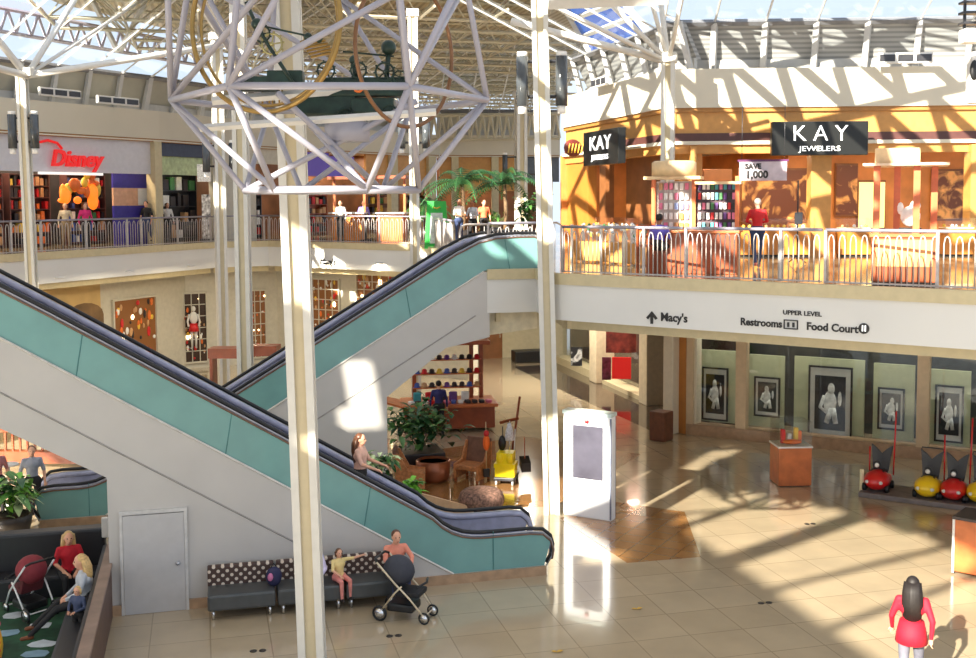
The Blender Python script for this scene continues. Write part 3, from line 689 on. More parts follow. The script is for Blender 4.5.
# cafe style tall chair by the seated person
q=V((9.6,22.65,UF)); t=thing('wooden_stool','red brown high chair pulled to the accessory kiosk counter','chair',q,.5)
m=MB(); m.box((0,0,.62),(.42,.42,.05),bev=.01); m.make('seat',t,REDW)
for sx in(-1,1):
    for sy in(-1,1): m=MB(); m.box((sx*.18,sy*.18,.3 if sy<0 else .55),(.045,.045,.6 if sy<0 else 1.1)); m.make('leg',t,REDW)
m=MB(); m.box((0,.18,1.02),(.4,.03,.12)).box((0,.18,.82),(.4,.03,.05)); m.make('backrest',t,REDW)
# ------------------------------------------------------------------ railings
def railing(a,b,label,pitch=.2,pair=True,z=UF+.06,h=1.0,mat=None,group=None,post_every=8):
    a=V((a[0],a[1],0)); b=V((b[0],b[1],0)); L=(b-a).length; d=(b-a).normalized(); rz=math.atan2(d.y,d.x)
    t=thing('railing',label,'railing',(a.x,a.y,z),rz,group); mt=mat or M('railing pearl',(180,172,168),.35,metal=.1)
    m=MB(); m.tube([(0,0,h),(L,0,h)],.032,8); m.make('top_rail',t,M('top rail lilac',(146,142,154),.3,metal=.3))
    m=MB(); m.box((L/2,0,.03),(L,.05,.03)); m.make('bottom_rail',t,mt)
    n=max(1,int(L/pitch)); src=None
    for k in range(n):
        x=(k+.5)*L/n
        if src is None:
            m=MB(); 
            if pair: g=pitch*.27; m.tube([(-g,0,0),(-g,0,h-.22),(-g*.6,0,h-.12),(0,0,h-.09),(g*.6,0,h-.12),(g,0,h-.22),(g,0,0)],.013,5)
            else: m.tube([(0,0,0),(0,0,h)],.014,5)
            src=m.make('baluster',t,mt); src.location=(x,0,0)
        else: share(t,src,(x,0,0),)
    k=0; s2=None
    while k<=L+.01:
        if s2 is None: m=MB(); m.box((0,0,h/2),(.05,.05,h)); s2=m.make('post',t,mt); s2.location=(0,0,0)
        else: share(t,s2,(min(k,L),0,0))
        k+=post_every*.25
    return t
def inset(i,e0=0,e1=0,off=.02):
    a,b=G[i],G[i+1]; d=(b-a).normalized(); n=V((-d.y,d.x,0)); return a+d*e0+n*off,b-d*e1+n*off
ra,rb=inset(7,.15,0); cu=[0,.34,.67,.985]
for k,lb in enumerate(['silver railing section from the tall column to the seated person','silver railing section in front of the red coated shopper','silver railing section in front of the four post kiosk']): railing(ra.lerp(rb,cu[k]),ra.lerp(rb,cu[k+1]-.008),lb,.2)
railing(*inset(8,.1,.5),'silver railing section at the right edge of the upper level',.2)
railing(*inset(5,.05,.02,-.06),'silver railing over the escalator landing left of the tall column',.17,h=1.05)
a,b=G[0],G[1]; 
railing(a.lerp(b,.40),a.lerp(b,.62),'railing section at far left of the left gallery',.24)
railing(a.lerp(b,.62),a.lerp(b,.82),'railing section in the middle of the left gallery',.24)
railing(a.lerp(b,.82),b,'railing section at the right end of the left gallery',.24)
railing(G[1],G[2],'short railing on the chamfered corner of the far gallery',.24)
railing(G[2],G[3],'railing in front of the orange kiosk across the far gallery',.24)
railing(G[3],G[3].lerp(G[4],.75),'railing running back from the escalator head past the green board',.24)
# curved rail loop behind the escalator head
q=atz(487,236,UF); t=thing('guard_rail','rounded silver guard rail at the head of the rear escalator','railing',(6.6,28.2,UF))
m=MB(); m.tube([(0,0,0),(0,0,.8),(.05,.05,.95),(.2,.2,1.0),(3.2,1.6,1.0),(3.4,1.7,.9),(3.4,1.7,0)],.03,8); m.make('top_rail',t,MATS['railing pearl'])
for k in range(12): m=MB(); u=(k+1)/13; m.tube([(3.4*u,.1+1.6*u,0),(3.4*u,.1+1.6*u,.95)],.013,5); m.make('baluster',t,MATS['railing pearl'])
# ------------------------------------------------------------------ lettering on the right fascia
def ftext(s,px,py,size,a,b,nm='fascia_lettering'):
    d=(b-a).normalized(); n=V((d.y,-d.x,0)); p=atp(px,py,a+n*.165,b+n*.165)
    d2=V((d.x,d.y,0)); return p,d2,n
def fl(s,px,py,size,i,label,sx=1,bold=.01,arrow=False):
    a,b=G[i],G[i+1]; p,d,n=ftext(s,px,py,size,a,b); t=thing('fascia_sign',label,'lettering',p,0)
    text(s,size,LETTER,p,d,t,bold=bold,sx=sx,depth=.01); return t,p,d,n
fl("Macy's",674,318,.24,7,'dark store direction lettering beside the upward arrow on the white fascia',.95,.006)
t,p,d,n=fl("Restrooms",761,323,.2,7,'dark lettering reading Restrooms on the white fascia',.95,.006)
fl("UPPER LEVEL",802,313.5,.12,7,'small dark lettering reading UPPER LEVEL',1.1,.003)
fl("Food Court",832,328,.2,7,'dark lettering reading Food Court on the white fascia',1.0,.006)
# arrow
a,b=G[7],G[8]; p,d,n=ftext('',652,317,.2,a,b); t=thing('arrow_sign','dark upward arrow on the white fascia left of the store name','sign',p)
m=MB(); z=V((0,0,1)); f=lambda x,y: p+d*x+z*y
m.prism([f(-.13,-.02),f(0,.12),f(.13,-.02),f(.085,-.05),f(0,.04),f(-.085,-.05)],n*.02).prism([f(-.03,-.14),f(.03,-.14),f(.03,.04),f(-.03,.04)],n*.02); m.make('arrow',t,LETTER,world=True)
a,b=G[7],G[8]; p,d,n=ftext('',791,324.5,.2,a,b); t=thing('restroom_symbol','small outlined restroom symbol after the word Restrooms','sign',p)
f=lambda x,y: p+d*x+z*y
m=MB()
for x0,y0,x1,y1 in ((-.14,-.09,-.12,.09),(.12,-.09,.14,.09),(-.14,.07,.14,.09),(-.14,-.09,.14,-.07),(-.07,-.05,-.03,.04),(.03,-.05,.07,.04)): m.prism([f(x0,y0),f(x1,y0),f(x1,y1),f(x0,y1)],n*.02)
m.make('symbol',t,LETTER,world=True)
p,d,n=ftext('',864,328.5,.2,a,b); t=thing('food_court_symbol','round dark symbol after the words Food Court','sign',p)
f=lambda x,y: p+d*x+z*y
m=MB(); m.prism([f(.1*math.cos(k*PI/8),.1*math.sin(k*PI/8)) for k in range(16)],n*.015); m.make('disc',t,LETTER,world=True)
m=MB(); m.prism([f(-.03,-.05),f(-.01,-.05),f(-.01,.06),f(-.03,.06)],n*.03).prism([f(.02,-.05),f(.04,-.05),f(.04,.06),f(.02,.06)],n*.03); m.make('cutlery',t,LETW,world=True)
p,d,n=ftext('',328,262,.2,G[2],G[3]); t=thing('fascia_sign','tiny dark direction lettering on the far sunlit fascia','lettering',p); text("Macy's",.32,LETTER,p,d,t,bold=.01)
t=thing('arrow_sign','tiny dark arrow on the far sunlit fascia','sign',p-d*.95); m=MB(); f=lambda x,y: p-d*.95+d*x+z*y
m.prism([f(-.16,0),f(.05,.16),f(.05,-.16)],n*.02); m.make('arrow',t,LETTER,world=True)
# ------------------------------------------------------------------ right, ground: glass shop front with framed photographs
GR=[V((13.7,29.45,0)),V((19.9,23.3,0)),V((23,20.2,0))]
a,b=GR[0],GR[1]; d=(b-a).normalized(); n=V((-d.y,d.x,0)); L=(b-a).length
m=MB(); m.mat(TANB).wall(a,GR[2],0,.32,.5,-.05); struct(m,'baseboard_right')
gm=MB(); gm.wall(a,GR[2],.32,4.2,.03,.1); struct(gm,'window_1',GLD)
TANP=M('tan mullion',(206,180,144),.45,noise=.03)
for k,(x,w_) in enumerate([(741,.30),(923,.30),(690,.2)]):
    q=atp(x,400,a,b); q.z=0; u=(q-a).length/ (GR[2]-a).length
    m=MB(); m.wall(q-d*w_/2,q+d*w_/2,.0,4.4,.3,-.05); struct(m,'trim_shopfront_post_%d'%(k+1),TANP)
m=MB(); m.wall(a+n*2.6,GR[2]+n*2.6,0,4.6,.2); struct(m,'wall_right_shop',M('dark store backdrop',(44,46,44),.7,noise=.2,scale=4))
m=MB(); m.prism([a+V((0,0,4.6)),GR[2]+V((0,0,4.6)),GR[2]+n*2.8+V((0,0,4.6)),a+n*2.8+V((0,0,4.6))],(0,0,.05)); struct(m,'ceiling_right_shop',DGRY)
m=MB(); m.wall(a,a+n*2.7,0,4.5,.15); struct(m,'wall_right_shop_end',M('shop end dark',(70,60,50),.6))
pal_=M('display board sage',(190,194,160),.6,noise=.03)
for k,(x0,x1,py0,px,pw,ph,pc,lb) in enumerate([
  (697,736,350,715,26,53,394,'framed black and white photograph in the leftmost shop window bay'),
  (749,784,355,767,26,40,397,'framed black and white photograph behind the small glass topped kiosk'),
  (794,864,358,830,44,73,403,'largest framed black and white photograph in the middle of the shop window'),
  (873,914,364,891,27,42,409,'framed black and white photograph behind the single red car stroller'),
  (930,970,370,949,29,57,414,'framed black and white photograph at the right end of the shop window')]):
    aa,bb=a+n*.75,b+n*.75
    p0=atp(x0,420,aa,bb); p1=atp(x1,420,aa,bb); zt=atp((x0+x1)/2,py0,aa,bb).z; wd=V((p1.x-p0.x,p1.y-p0.y,0)).length
    c=(p0+p1)/2; rz=rzof(a,b)
    m=MB(); m.box((0,0,zt/2-.15),(wd,.08,zt-.3)); single(m,'display_board','pale green backing board behind the '+lb.replace('framed black and white photograph','photograph'),'display board',loc=(c.x,c.y,.3),rz=rz,mat=pal_)
    aa,bb=a+n*.62,b+n*.62
    pc_=atp(px,pc,aa,bb); q0=atp(px-pw/2,pc,aa,bb); q1=atp(px+pw/2,pc,aa,bb); wd=V((q1.x-q0.x,q1.y-q0.y,0)).length
    zt=atp(px,pc-ph/2,aa,bb).z-atp(px,pc+ph/2,aa,bb).z
    tt=poster(pc_,rz,wd,zt,lb,BLACK,frame=BLACK)
    # the print: pale figure shapes on black
    R=random.Random(k+3); m=MB(); w2,h2=wd*.62,zt*.66
    FG=M('print grey',(222,224,218),.5,noise=.25,scale=5)
    m.ell((R.uniform(-.05,.1)*w2,-.022,.3*h2),(w2*.13,.012,h2*.12),10,6); m.ell((0,-.02,.02*h2),(w2*.24,.012,h2*.24),10,6)
    m.tube([(-.2*w2,-.02,.15*h2),(-.36*w2,-.02,-.1*h2),(-.1*w2,-.02,-.2*h2)],w2*.07,6,flat=.2)
    m.tube([(.05*w2,-.02,-.1*h2),(-.12*w2,-.02,-.42*h2)],w2*.1,6,flat=.2); m.tube([(.12*w2,-.02,-.1*h2),(.22*w2,-.02,-.42*h2)],w2*.1,6,flat=.2)
    m.ell((.36*w2,-.02,.1*h2),(w2*.07,.01,h2*.16),8,5); m.make('print_figure',tt,FG)
for k,f in enumerate((.1,.32,.55,.78,1.0)):  # added spotlights hidden behind the fascia to brighten the framed prints
    q=a.lerp(b,f)+n*.2; q.z=4.1; t=thing('added_spotlight','small white spotlight added behind the fascia to brighten the framed photographs','spotlight',q,rzof(a,b),'added spotlights over the framed photographs'); m=MB(); m.tube([(0,-.02,.05),(0,.1,-.02)],.06,10); m.make('lamp_head',t,WHITE); m=MB(); m.bar((0,0,.03),(0,0,.45),.03); m.make('stem',t,WHITE)
    l_=lampl(q+n*.14,26,.5,(1,.96,.86)); l_.rotation_euler=(n*.8+V((0,0,-.9))).to_track_quat('-Z','Y').to_euler()
# passage beyond: ground level wall on the right of the hall
X1=14.55
PIL=M('pillar stone',(206,190,160),.5,noise=.04)
for k,(px,py,w_,lb) in enumerate([(648,404,.7,'wide cream pillar right of the red lit shop'),(598,382,.75,'cream pillar between the two far ground floor shops')]):
    q=atz(px,py,0); m=MB(); m.box((0,0,2.3),(w_,w_,4.6),bev=.04); single(m,'stone_pillar',lb,'pillar',loc=(q.x+.15,q.y,0),mat=PIL)
for k,(px,w_,mt,lb) in enumerate([(671,.35,M('ivory pillar',(226,214,190),.5,noise=.02),'ivory pillar rising behind the brown litter bin'),(684,.28,ORAN,'slim honey pillar right of the ivory pillar'),(694,.3,MATS['ivory pillar'],'ivory corner pillar at the start of the glass shop front')]):
    q=atz(px,433,0); m=MB(); m.box((0,0,2.1),(w_,w_,4.2),bev=.03); single(m,'stone_pillar',lb,'pillar',loc=(q.x,q.y,0),rz=.5,mat=mt)
m=MB(); m.wall((15.6,45,0),(15.6,29.6,0),0,4.6,.2,-.2); struct(m,'wall_passage_right',M('far shop back',(74,52,44),.6,noise=.2,scale=1.5))
gm=MB(); gm.wall((14.9,38.4,0),(14.9,34.8,0),.15,4.5,.03); struct(gm,'window_2',GLD)
gm=MB(); gm.wall((14.9,44.5,0),(14.9,39.6,0),.3,4.5,.03); struct(gm,'window_3',GLD)
m=MB(); m.box((14.75,36.6,.08),(.6,3.8,.16)).box((14.75,41.8,.15),(.6,4.6,.3)); struct(m,'baseboard_passage',TANS)
def pan(px0,px1,py0,py1,dep,label,mat,cat='poster',name='window_poster',rz=-PI/2+.15,th=.05):
    p=atd((px0+px1)/2,(py0+py1)/2,dep); s=dep/F; rz=facing(p)*0+rz
    wd=(px1-px0)*s/max(.35,abs(math.cos(rz-(-YAW)))); h=(py1-py0)*s
    t=thing(name,label,cat,p,rz); m=MB(); m.box((0,0,0),(wd,th,h)); m.make('panel',t,mat); return t
pan(612,631,357,379,38.4,'bright red sale poster in the red lit shop',M('poster red',(232,40,36),.5,emit=.25),rz=-.35)
pan(602,611,357,380,38.8,'dark pink framed poster beside the red sale poster',M('poster plum',(120,60,90),.5,noise=.3,scale=6),rz=-.35)
pan(571,582,347,366,41.5,'small dark framed portrait in the far left shop window',photomat('portrait bw',8,3),rz=-.5)
pan(606,636,330,353,39.6,'dark mural over the red sale poster',M('mural red brown',(120,46,36),.6,noise=.35,scale=3),rz=-.35)
lampl((15.2,37,4.2),60,.5,(1,.6,.45)); lampl((15.2,41.5,4.2),40,.5,(.9,1,.95))
q=atz(663,436,0)-V((.25,.45,0)); single(MB().box((0,0,.42),(.5,.5,.84),bev=.03),'litter_bin','dark brown square litter bin at the foot of the ivory pillar','litter bin',loc=tuple(q),rz=.6,mat=M('bin brown',(110,66,44),.5,noise=.1))
# hall end wall and a brown door
m=MB(); m.wall((10.5,46.3,0),(15.6,46.0,0),0,4.6,.2); struct(m,'wall_hall_end',M('hall wall',(196,184,152),.6,noise=.03))

t=thing('door_2','','',atz(517,367,0)); del t['label']; del t['category']; t['kind']='structure'; t.location=(12.15,46.1,0)
m=MB(); m.box((0,0,1.05),(1.0,.08,2.1)); m.make('door_panel',t,BRN); m=MB(); m.box((.38,-.06,1.0),(.04,.05,.2)); m.make('door_handle',t,CHROME)
single(MB().box((0,0,.25),(1.5,.7,.5),bev=.04),'low_bench','dark low bench by the far hall wall','bench',loc=(13.5,44.7,0),mat=BLACK)
for k in range(3): downlight((10+k*1.6,41-k*2,4.6),'added round ceiling light brightening the hall beyond the escalators',220,(1,.93,.8),group='added fill lights of the hall')
# ------------------------------------------------------------------ left, ground: tan shop fronts
GLp=[]; 
a,b=G[0],G[1]; d=(b-a).normalized(); n=V((-d.y,d.x,0)); a=a+n*2.0; b=b+n*2.0+d*.6
a2,b2=b,G[2]+V((.4,2.2,0)); a3,b3=b2,G[3]+V((2.0,1.6,0))
SF=M('ochre shop stone',(200,168,112),.6,noise=.08,scale=1)
SG=M('pale shop trim',(196,190,174),.5,noise=.03)
for k,(p_,q_,mt) in enumerate([(a,a.lerp(b,.80),SF),(a.lerp(b,.80),b,SG),(a2,b2,SG),(a3,b3,SG)]):
    m=MB(); m.wall(p_,q_,0,4.6,.3); struct(m,'wall_left_shop_%d'%(k+1),mt)
def shopwin(px0,px1,py0,py1,A_,B_,label,arch=False,muntin=4,rowsn=6,seed=1,goods=True,dark=None,emit=.0):
    dd=(B_-A_).normalized(); nn_=V((-dd.y,dd.x,0)); AA=A_-nn_*.02; BB=B_-nn_*.02
    p0=atp(px0,(py0+py1)/2,AA,BB); p1=atp(px1,(py0+py1)/2,AA,BB); wd=V((p1.x-p0.x,p1.y-p0.y,0)).length
    zc=(p0+p1)/2; z1=atp((px0+px1)/2,py0,AA,BB).z; z0=max(.25,atp((px0+px1)/2,py1,AA,BB).z); h=z1-z0
    t=thing('shop_window',label,'shop window',(zc.x,zc.y,z0),rzof(A_,B_)); R=random.Random(seed)
    m=MB()
    if arch:
        P_=[(-wd/2,0,0),(wd/2,0,0)]+[(wd/2*math.cos(u*PI/8),0,h*.68+h*.32*math.sin(u*PI/8)) for u in range(9)]
        m.prism(P_,(0,.05,0)); m.make('niche',t,M('niche brown',(120,92,60),.6,noise=.15,scale=2))
    else:
        m.box((0,.02,h/2),(wd,.06,h)); m.make('backing',t,dark or M('warm dark interior',(58,36,22),.5))
        m=MB(); fw_=.07
        for s in(-1,1): m.box((s*wd/2,-.04,h/2),(fw_,.1,h+fw_)).box((0,-.04,h/2+s*h/2),(wd,.1,fw_))
        m.make('frame',t,SG)
        if muntin:
            m=MB()
            for j in range(1,muntin): m.box((-wd/2+j*wd/muntin,-.06,h/2),(.035,.03,h))
            for j in range(1,rowsn): m.box((0,-.06,j*h/rowsn),(wd,.03,.035))
            m.make('muntins',t,SG)
    if goods:
        m=MB()
        for j in range(44):
            m.mat(R.choice([PAL[2],PAL[9],PAL[4],PAL[0],PAL[1],PAL[5],WARM if emit else PAL[2]])); s_=min(.13,wd*R.uniform(.02,.05)); m.ell((R.uniform(-wd*.44,wd*.44),-.03,R.uniform(h*.05,h*.95)),(s_,.03,s_*R.uniform(.8,2.2)),7,5)
        o=m.make('window_display',t); o['kind']='stuff'
    return t
A_,B_=a,b
shopwin(66,104,303,345,A_,B_,'arched brown niche with scroll sign in the ochre shop wall',arch=True,goods=False)
shopwin(113,156,298,360,A_,B_,'lit shop opening with valance in the ochre shop wall',muntin=0,seed=3,dark=M('glowing interior',(120,74,34),.5,emit=.2),emit=1)
shopwin(176,207,293,372,a2,b2,'tall paned shop window with a standing mannequin behind glass',muntin=4,rowsn=6,seed=5,emit=1)
shopwin(249,266,290,372,a2,b2,'paned shop window right of the rear tall column',muntin=3,rowsn=6,seed=7,emit=1,dark=M('interior amber',(120,74,36),.5,emit=.15))
shopwin(313,340,279,330,a3,b3,'paned shop window seen between the nearest column and the rear escalator',muntin=4,rowsn=5,seed=8,emit=1,dark=MATS['interior amber'])
shopwin(357,398,274,306,a3,b3,'paned shop window with warm lights under the far gallery',muntin=5,rowsn=4,seed=9,emit=1,dark=MATS['interior amber'])
for k,(px,dp) in enumerate([(60,34),(130,37),(192,40),(250,42),(325,42),(380,41)]):
    q=atd(px,280,dp); q.z=4.58; downlight(q,'added recessed light brightening the ground floor shop fronts on the left',60,(1,.86,.6),group='added fill lights under the left gallery',r=.12)
# mannequin in the window
q=atp(192,350,a2,b2)-n*.12; q.z=.9; t=thing('mannequin','white mannequin in a red skirt standing in the tall paned window','mannequin',tuple(q+(EYE-q).normalized()*.5*V((1,1,0)).length*0+V((EYE.x-q.x,EYE.y-q.y,0)).normalized()*.35))
m=MB(); m.ell((0,0,1.62),(.09,.09,.12)).ell((0,0,1.25),(.17,.1,.26)).tube([(-.17,0,1.4),(-.24,-.05,1.1),(-.2,-.1,.9)],.04,6).tube([(.17,0,1.4),(.24,-.05,1.1),(.2,-.1,.9)],.04,6).tube([(-.08,0,.9),(-.08,0,0)],.07,8,.035).tube([(.08,0,.9),(.08,0,0)],.07,8,.035); m.make('body',t,WHITE)
m=MB(); m.lathe((0,0,.7),[(.22,0),(.14,.32)],12); m.make('skirt',t,PAL[0])
m=MB(); m.wall(b3,(10.6,46.3,0),0,4.6,.2); struct(m,'wall_hall_end_left',MATS['hall wall'])
# ------------------------------------------------------------------ left, upper: shop fronts
def fseg(i,px0,px1,z0,z1,mat,nm,off=.25,th=.15,W=WL,kind=None,label=None,cat=None):
    A1,B1=W[i],W[i+1]; p0=atp(px0,200,A1,B1); p1=atp(px1,200,A1,B1); m=MB(); m.wall(p0,p1,z0,z1,th,off)
    if label: return single(m,nm,label,cat,loc=(p0.x,p0.y,z0),mat=mat,world=True)
    return struct(m,nm,mat)
fseg(0,-60,156,8.0,9.3,M('shop fascia lilac',(206,204,210),.5,noise=.02),'wall_toy_shop_header')
fseg(0,156,163,UF,9.3,TANS,'trim_left_pier',off=0,th=.5)
fseg(1,165,214,8.75,9.3,M('navy header',(56,62,84),.5),'wall_second_shop_header')
fseg(1,165,214,8.0,8.75,M('pale green header',(186,200,150),.5,noise=.1),'trim_second_shop_header',off=.4)
DINT=M('dark shop interior',(40,32,34),.6,noise=.2,scale=2)
for i in range(5):
    a_,b_=WL[i],WL[i+1]; m=MB(); m.wall(a_,b_,UF,9.4,.2,3.0 if i<2 else 2.2); struct(m,'wall_left_upper_back_%d'%(i+1),DINT if i<2 else M('brown shop interior',(120,80,52),.6,noise=.2,scale=1.2))
    m=MB(); dd=(b_-a_).normalized(); nn_=V((-dd.y,dd.x,0)); m.prism([a_+V((0,0,9.3)),b_+V((0,0,9.3)),b_+nn_*3.2+V((0,0,9.3)),a_+nn_*3.2+V((0,0,9.3))],(0,0,.05)); struct(m,'ceiling_left_shop_%d'%(i+1),CREAM)
fseg(2,216,244,UF,9.3,SG,'trim_far_pier_1',off=.1,th=.3)
fseg(2,244,312,8.6,9.3,SG,'wall_far_header_1'); fseg(2,300,331,8.1,9.25,M('purple shop sign',(92,72,160),.5,emit=.15),'shop_sign',label='purple shop sign panel seen through the hanging frame',cat='sign',off=.1)
fseg(3,331,356,8.1,9.1,M('purple shop sign 2',(98,80,170),.5,emit=.15),'shop_sign',label='small purple shop sign panel left of the honey wall',cat='sign',off=.1)
fseg(3,370,440,7.6,9.3,ORAN2,'wall_far_header_2'); fseg(4,440,518,7.4,9.3,ORAN2,'wall_far_header_3'); fseg(4,518,560,7.9,9.3,M('slate header',(90,96,104),.5),'wall_far_header_4')
for k,x in enumerate((250,286,392,430,452,492)):
    fseg(2 if x<330 else 3 if x<440 else 4,x,x+7,UF,9.3,SG if x<330 else TANS,'trim_far_post_%d'%(k+1),off=.05,th=.3)
for i,px,py,e in [(0,20,0,90),(0,70,0,90),(0,120,0,90),(1,190,0,60),(2,270,0,80),(3,345,0,80),(3,400,0,80),(4,470,0,100)]:
    A1,B1=WL[i],WL[i+1]; p=atp(px,150,A1,B1); dd=(B1-A1).normalized(); q=p+V((-dd.y,dd.x,0))*1.3; q.z=9.25; downlight(q,'added ceiling light brightening an upper left shop',e,(1,.8,.55),group='added fill lights of the upper left shops')
rzl=rzof(WL[0],WL[1])
k=0
for px,w_,pal,lb in [(6,1.8,[PAL[5],PAL[0],PAL[1],PAL[9],PAL[5]],'shelf of dark and red toys at far left of the red lettered shop'),(56,1.7,[PAL[0],PAL[5],PAL[1],PAL[2],PAL[9],PAL[5]],'shelf of toys just right of the first branching column'),(112,1.8,[PAL[0],PAL[4],PAL[5],PAL[6],PAL[3],PAL[9]],'toy shelf in the right part of the red lettered shop')]:
    p=atp(px,200,WL[0],WL[1]); dd=(WL[1]-WL[0]).normalized(); nn_=V((-dd.y,dd.x,0)); q=p+nn_*1.6; q.z=UF; k+=1
    shelf(lb,q,rzl,w_,2.7,6,9,pal,frame=DBRN,seed=k)
# orange lit characters board -> plain orange glowing display
p=atp(90,185,WL[0],WL[1]); q=p+nn_*.5; t=thing('orange_display','glowing orange red hanging display under the red lettering','display',q,rzl); m=MB(); R=random.Random(2)
for j in range(18): m.mat(R.choice([M('glow orange',(250,120,30),.5,emit=.8),PAL[0],PAL[2],PAL[1]])); m.ell((R.uniform(-.9,.9),R.uniform(-.1,.1),R.uniform(-.6,.6)),(R.uniform(.12,.3),.1,R.uniform(.1,.35)),8,6)
o=m.make('shapes',t); m=MB(); m.bar((-.9,0,.5),(-.9,0,1.4),.02).bar((.9,0,.5),(.9,0,1.4),.02); m.make('hanger',t,DGRY)
p=atp(134,186,WL[0],WL[1]); q=p+nn_*.75; q.z=UF; t=thing('striped_panel','blue and white banded shop panel right of the toy shop entrance','panel',q,rzl)
for k,(z0,z1,mt) in enumerate([(0,1.5,M('royal blue',(54,46,140),.5)),(1.5,2.2,M('peach panel',(204,160,130),.5)),(2.2,2.8,MATS['royal blue'])]): m=MB(); m.box((0.6,0,(z0+z1)/2),(2.0,.1,z1-z0)); m.make('band',t,mt)
m=MB(); m.box((1.2,-.06,1.85),(.75,.05,.66)); m.make('white_square',t,WHITE)
# red lettering
p=atp(78,158,WL[0]-nn_*.0,WL[1]-nn_*.0); dd=(WL[1]-WL[0]).normalized(); q=p+nn_*.2; t=thing('shop_lettering','big red script lettering over the toy shop','sign',q,0)
text('Disney',.82,LETR,q-nn_*.12-V((0,0,.05)),dd,t,bold=.022,shear=.25,sx=1.0,depth=.05)
m=MB(); R_=lambda x,y:q-nn_*.08+dd*x+V((0,0,y)); m.tube([R_(-1.55,.52),R_(-1.2,.60),R_(-.8,.52),R_(-.6,.32)],.05,6); m.make('flourish',t,LETR,world=True)
p=atp(74,170,WL[0],WL[1]); single(MB().wall(atp(40,170,WL[0],WL[1]),atp(103,170,WL[0],WL[1]),7.9,7.99,.12,.0),'light_strip','white strip light along the bottom of the toy shop header','light',loc=(p.x,p.y,8),mat=M('strip white',(250,248,240),.4,emit=.5),world=True)
# second shop contents
p=atp(190,200,WL[1],WL[2]); d2=(WL[2]-WL[1]).normalized(); n2=V((-d2.y,d2.x,0)); q=p+n2*1.2; q.z=UF
shelf('dark shelf of goods in the second upper left shop',q,rzof(WL[1],WL[2]),3.4,2.8,4,8,[PAL[5],PAL[5],PAL[6],PAL[9],PAL[4]],frame=DGRY,seed=9,fill=.6)
def hang(px,py,dep,w_,h,label,mat,name='hanging_sign',cat='sign'):
    p=atd(px,py,dep); t=thing(name,label,cat,p,-YAW); m=MB(); m.box((0,0,0),(w_,.08,h),bev=.02); m.make('panel',t,mat); m=MB(); m.bar((0,0,h/2),(0,0,h/2+.35),.04); m.make('hanger',t,DGRY); return t
hang(204,173,41,.5,.65,'small white square sign hanging left of the clustered lamps',M('sign paper',(226,222,214),.6,noise=.15,scale=20))
q=atz(207,240,UF); t=thing('banner_stand','tall narrow pale poster stand at the right end of the left gallery','poster stand',q,-YAW); m=MB(); m.box((0,0,1.0),(.36,.06,1.9)); m.make('panel',t,M('poster patch',(190,190,210),.5,noise=.45,scale=7)); m=MB(); m.box((0,0,.03),(.5,.3,.06)); m.make('foot',t,DGRY)
# far gallery goods
for k,(px,i,w_,pal,fr,lb) in enumerate([(260,2,1.8,[PAL[5],PAL[0],PAL[4]],DGRY,'dark shop shelf behind the rear tall column'),(326,2,2.0,[PAL[0],PAL[5],PAL[9]],REDW,'red goods shelf beneath the purple signs'),(392,3,2.2,[PAL[6],PAL[2],PAL[9],PAL[5]],BRN,'green and amber shelf behind the orange kiosk'),(425,3,1.6,[PAL[9],PAL[2],PAL[5]],BRN,'amber shelf right of the orange kiosk')]):
    p=atp(px,200,WL[i],WL[i+1]); dd=(WL[i+1]-WL[i]).normalized(); nn_=V((-dd.y,dd.x,0)); q=p+nn_*.9; q.z=UF
    shelf(lb,q,rzof(WL[i],WL[i+1]),w_,2.4,5,7,pal,frame=fr,seed=20+k)
# orange kiosks on far gallery
for k,(px,py,dp,w_,lb) in enumerate([(350,237,46.3,1.3,'orange counter kiosk behind the far railing, left one'),(392,238,45.2,1.1,'dark orange counter kiosk right of the person in lilac')]):
    q=atd(px,py,dp); q.z=UF; t=thing('gallery_kiosk',lb,'kiosk',q,-.4)
    m=MB(); m.box((0,0,.55),(w_,.9,1.1),bev=.02); m.make('counter_base',t,M('kiosk orange',(226,140,60),.4,noise=.1) if k==0 else ORW)
    for sx in(-1,1): m=MB(); m.box((sx*w_/2,0,1.3),(.1,.1,2.6)); m.make('post',t,ORW)
    m=MB(); m.box((0,-.1,1.14),(w_+.2,1.0,.06)); m.make('counter_top',t,WHITE)
    m=MB(); m.box((0,0,2.6),(w_+.3,1.0,.12)); m.make('canopy',t,REDW)
q=atd(366,240,45.5); q.z=UF; t=thing('bar_table','white topped high table in front of the orange kiosks','table',q)
m=MB(); m.cyl((0,0,0),.25,.04,14); m.make('base',t,DGRY); m=MB(); m.cyl((0,0,.04),.04,.96,8); m.make('pole',t,DGRY); m=MB(); m.box((0,0,1.02),(1.2,.5,.05)); m.make('table_top',t,WHITE)
# green sandwich board
q=atd(437,246,37.8); q.z=UF; t=thing('sandwich_board','bright green sandwich board with a white poster on the far gallery','sign',q,-.25)
GRN=M('board green',(38,170,60),.4,noise=.03)
m=MB(); m.prism([(-.42,-.28,0),(-.3,-.28,0),(-.24,0,1.62),(-.32,0,1.62)],(0,.05,0)).prism([(.42,-.28,0),(.3,-.28,0),(.24,0,1.62),(.32,0,1.62)],(0,.05,0)).prism([(-.4,-.25,.08),(.4,-.25,.08),(.32,0,1.62),(-.32,0,1.62)],(0,.03,0)); m.make('front_leaf',t,GRN)
m=MB(); m.prism([(-.4,.32,0),(.4,.32,0),(.32,.04,1.62),(-.32,.04,1.62)],(0,.03,0)); m.make('rear_leaf',t,GRN)
m=MB(); m.prism([(-.24,-.235,.18),(.24,-.235,.18),(.2,-.06,1.22),(-.2,-.06,1.22)],(0,-.02,0)); m.make('poster_sheet',t,M('board paper',(206,214,206),.6,noise=.12,scale=8))
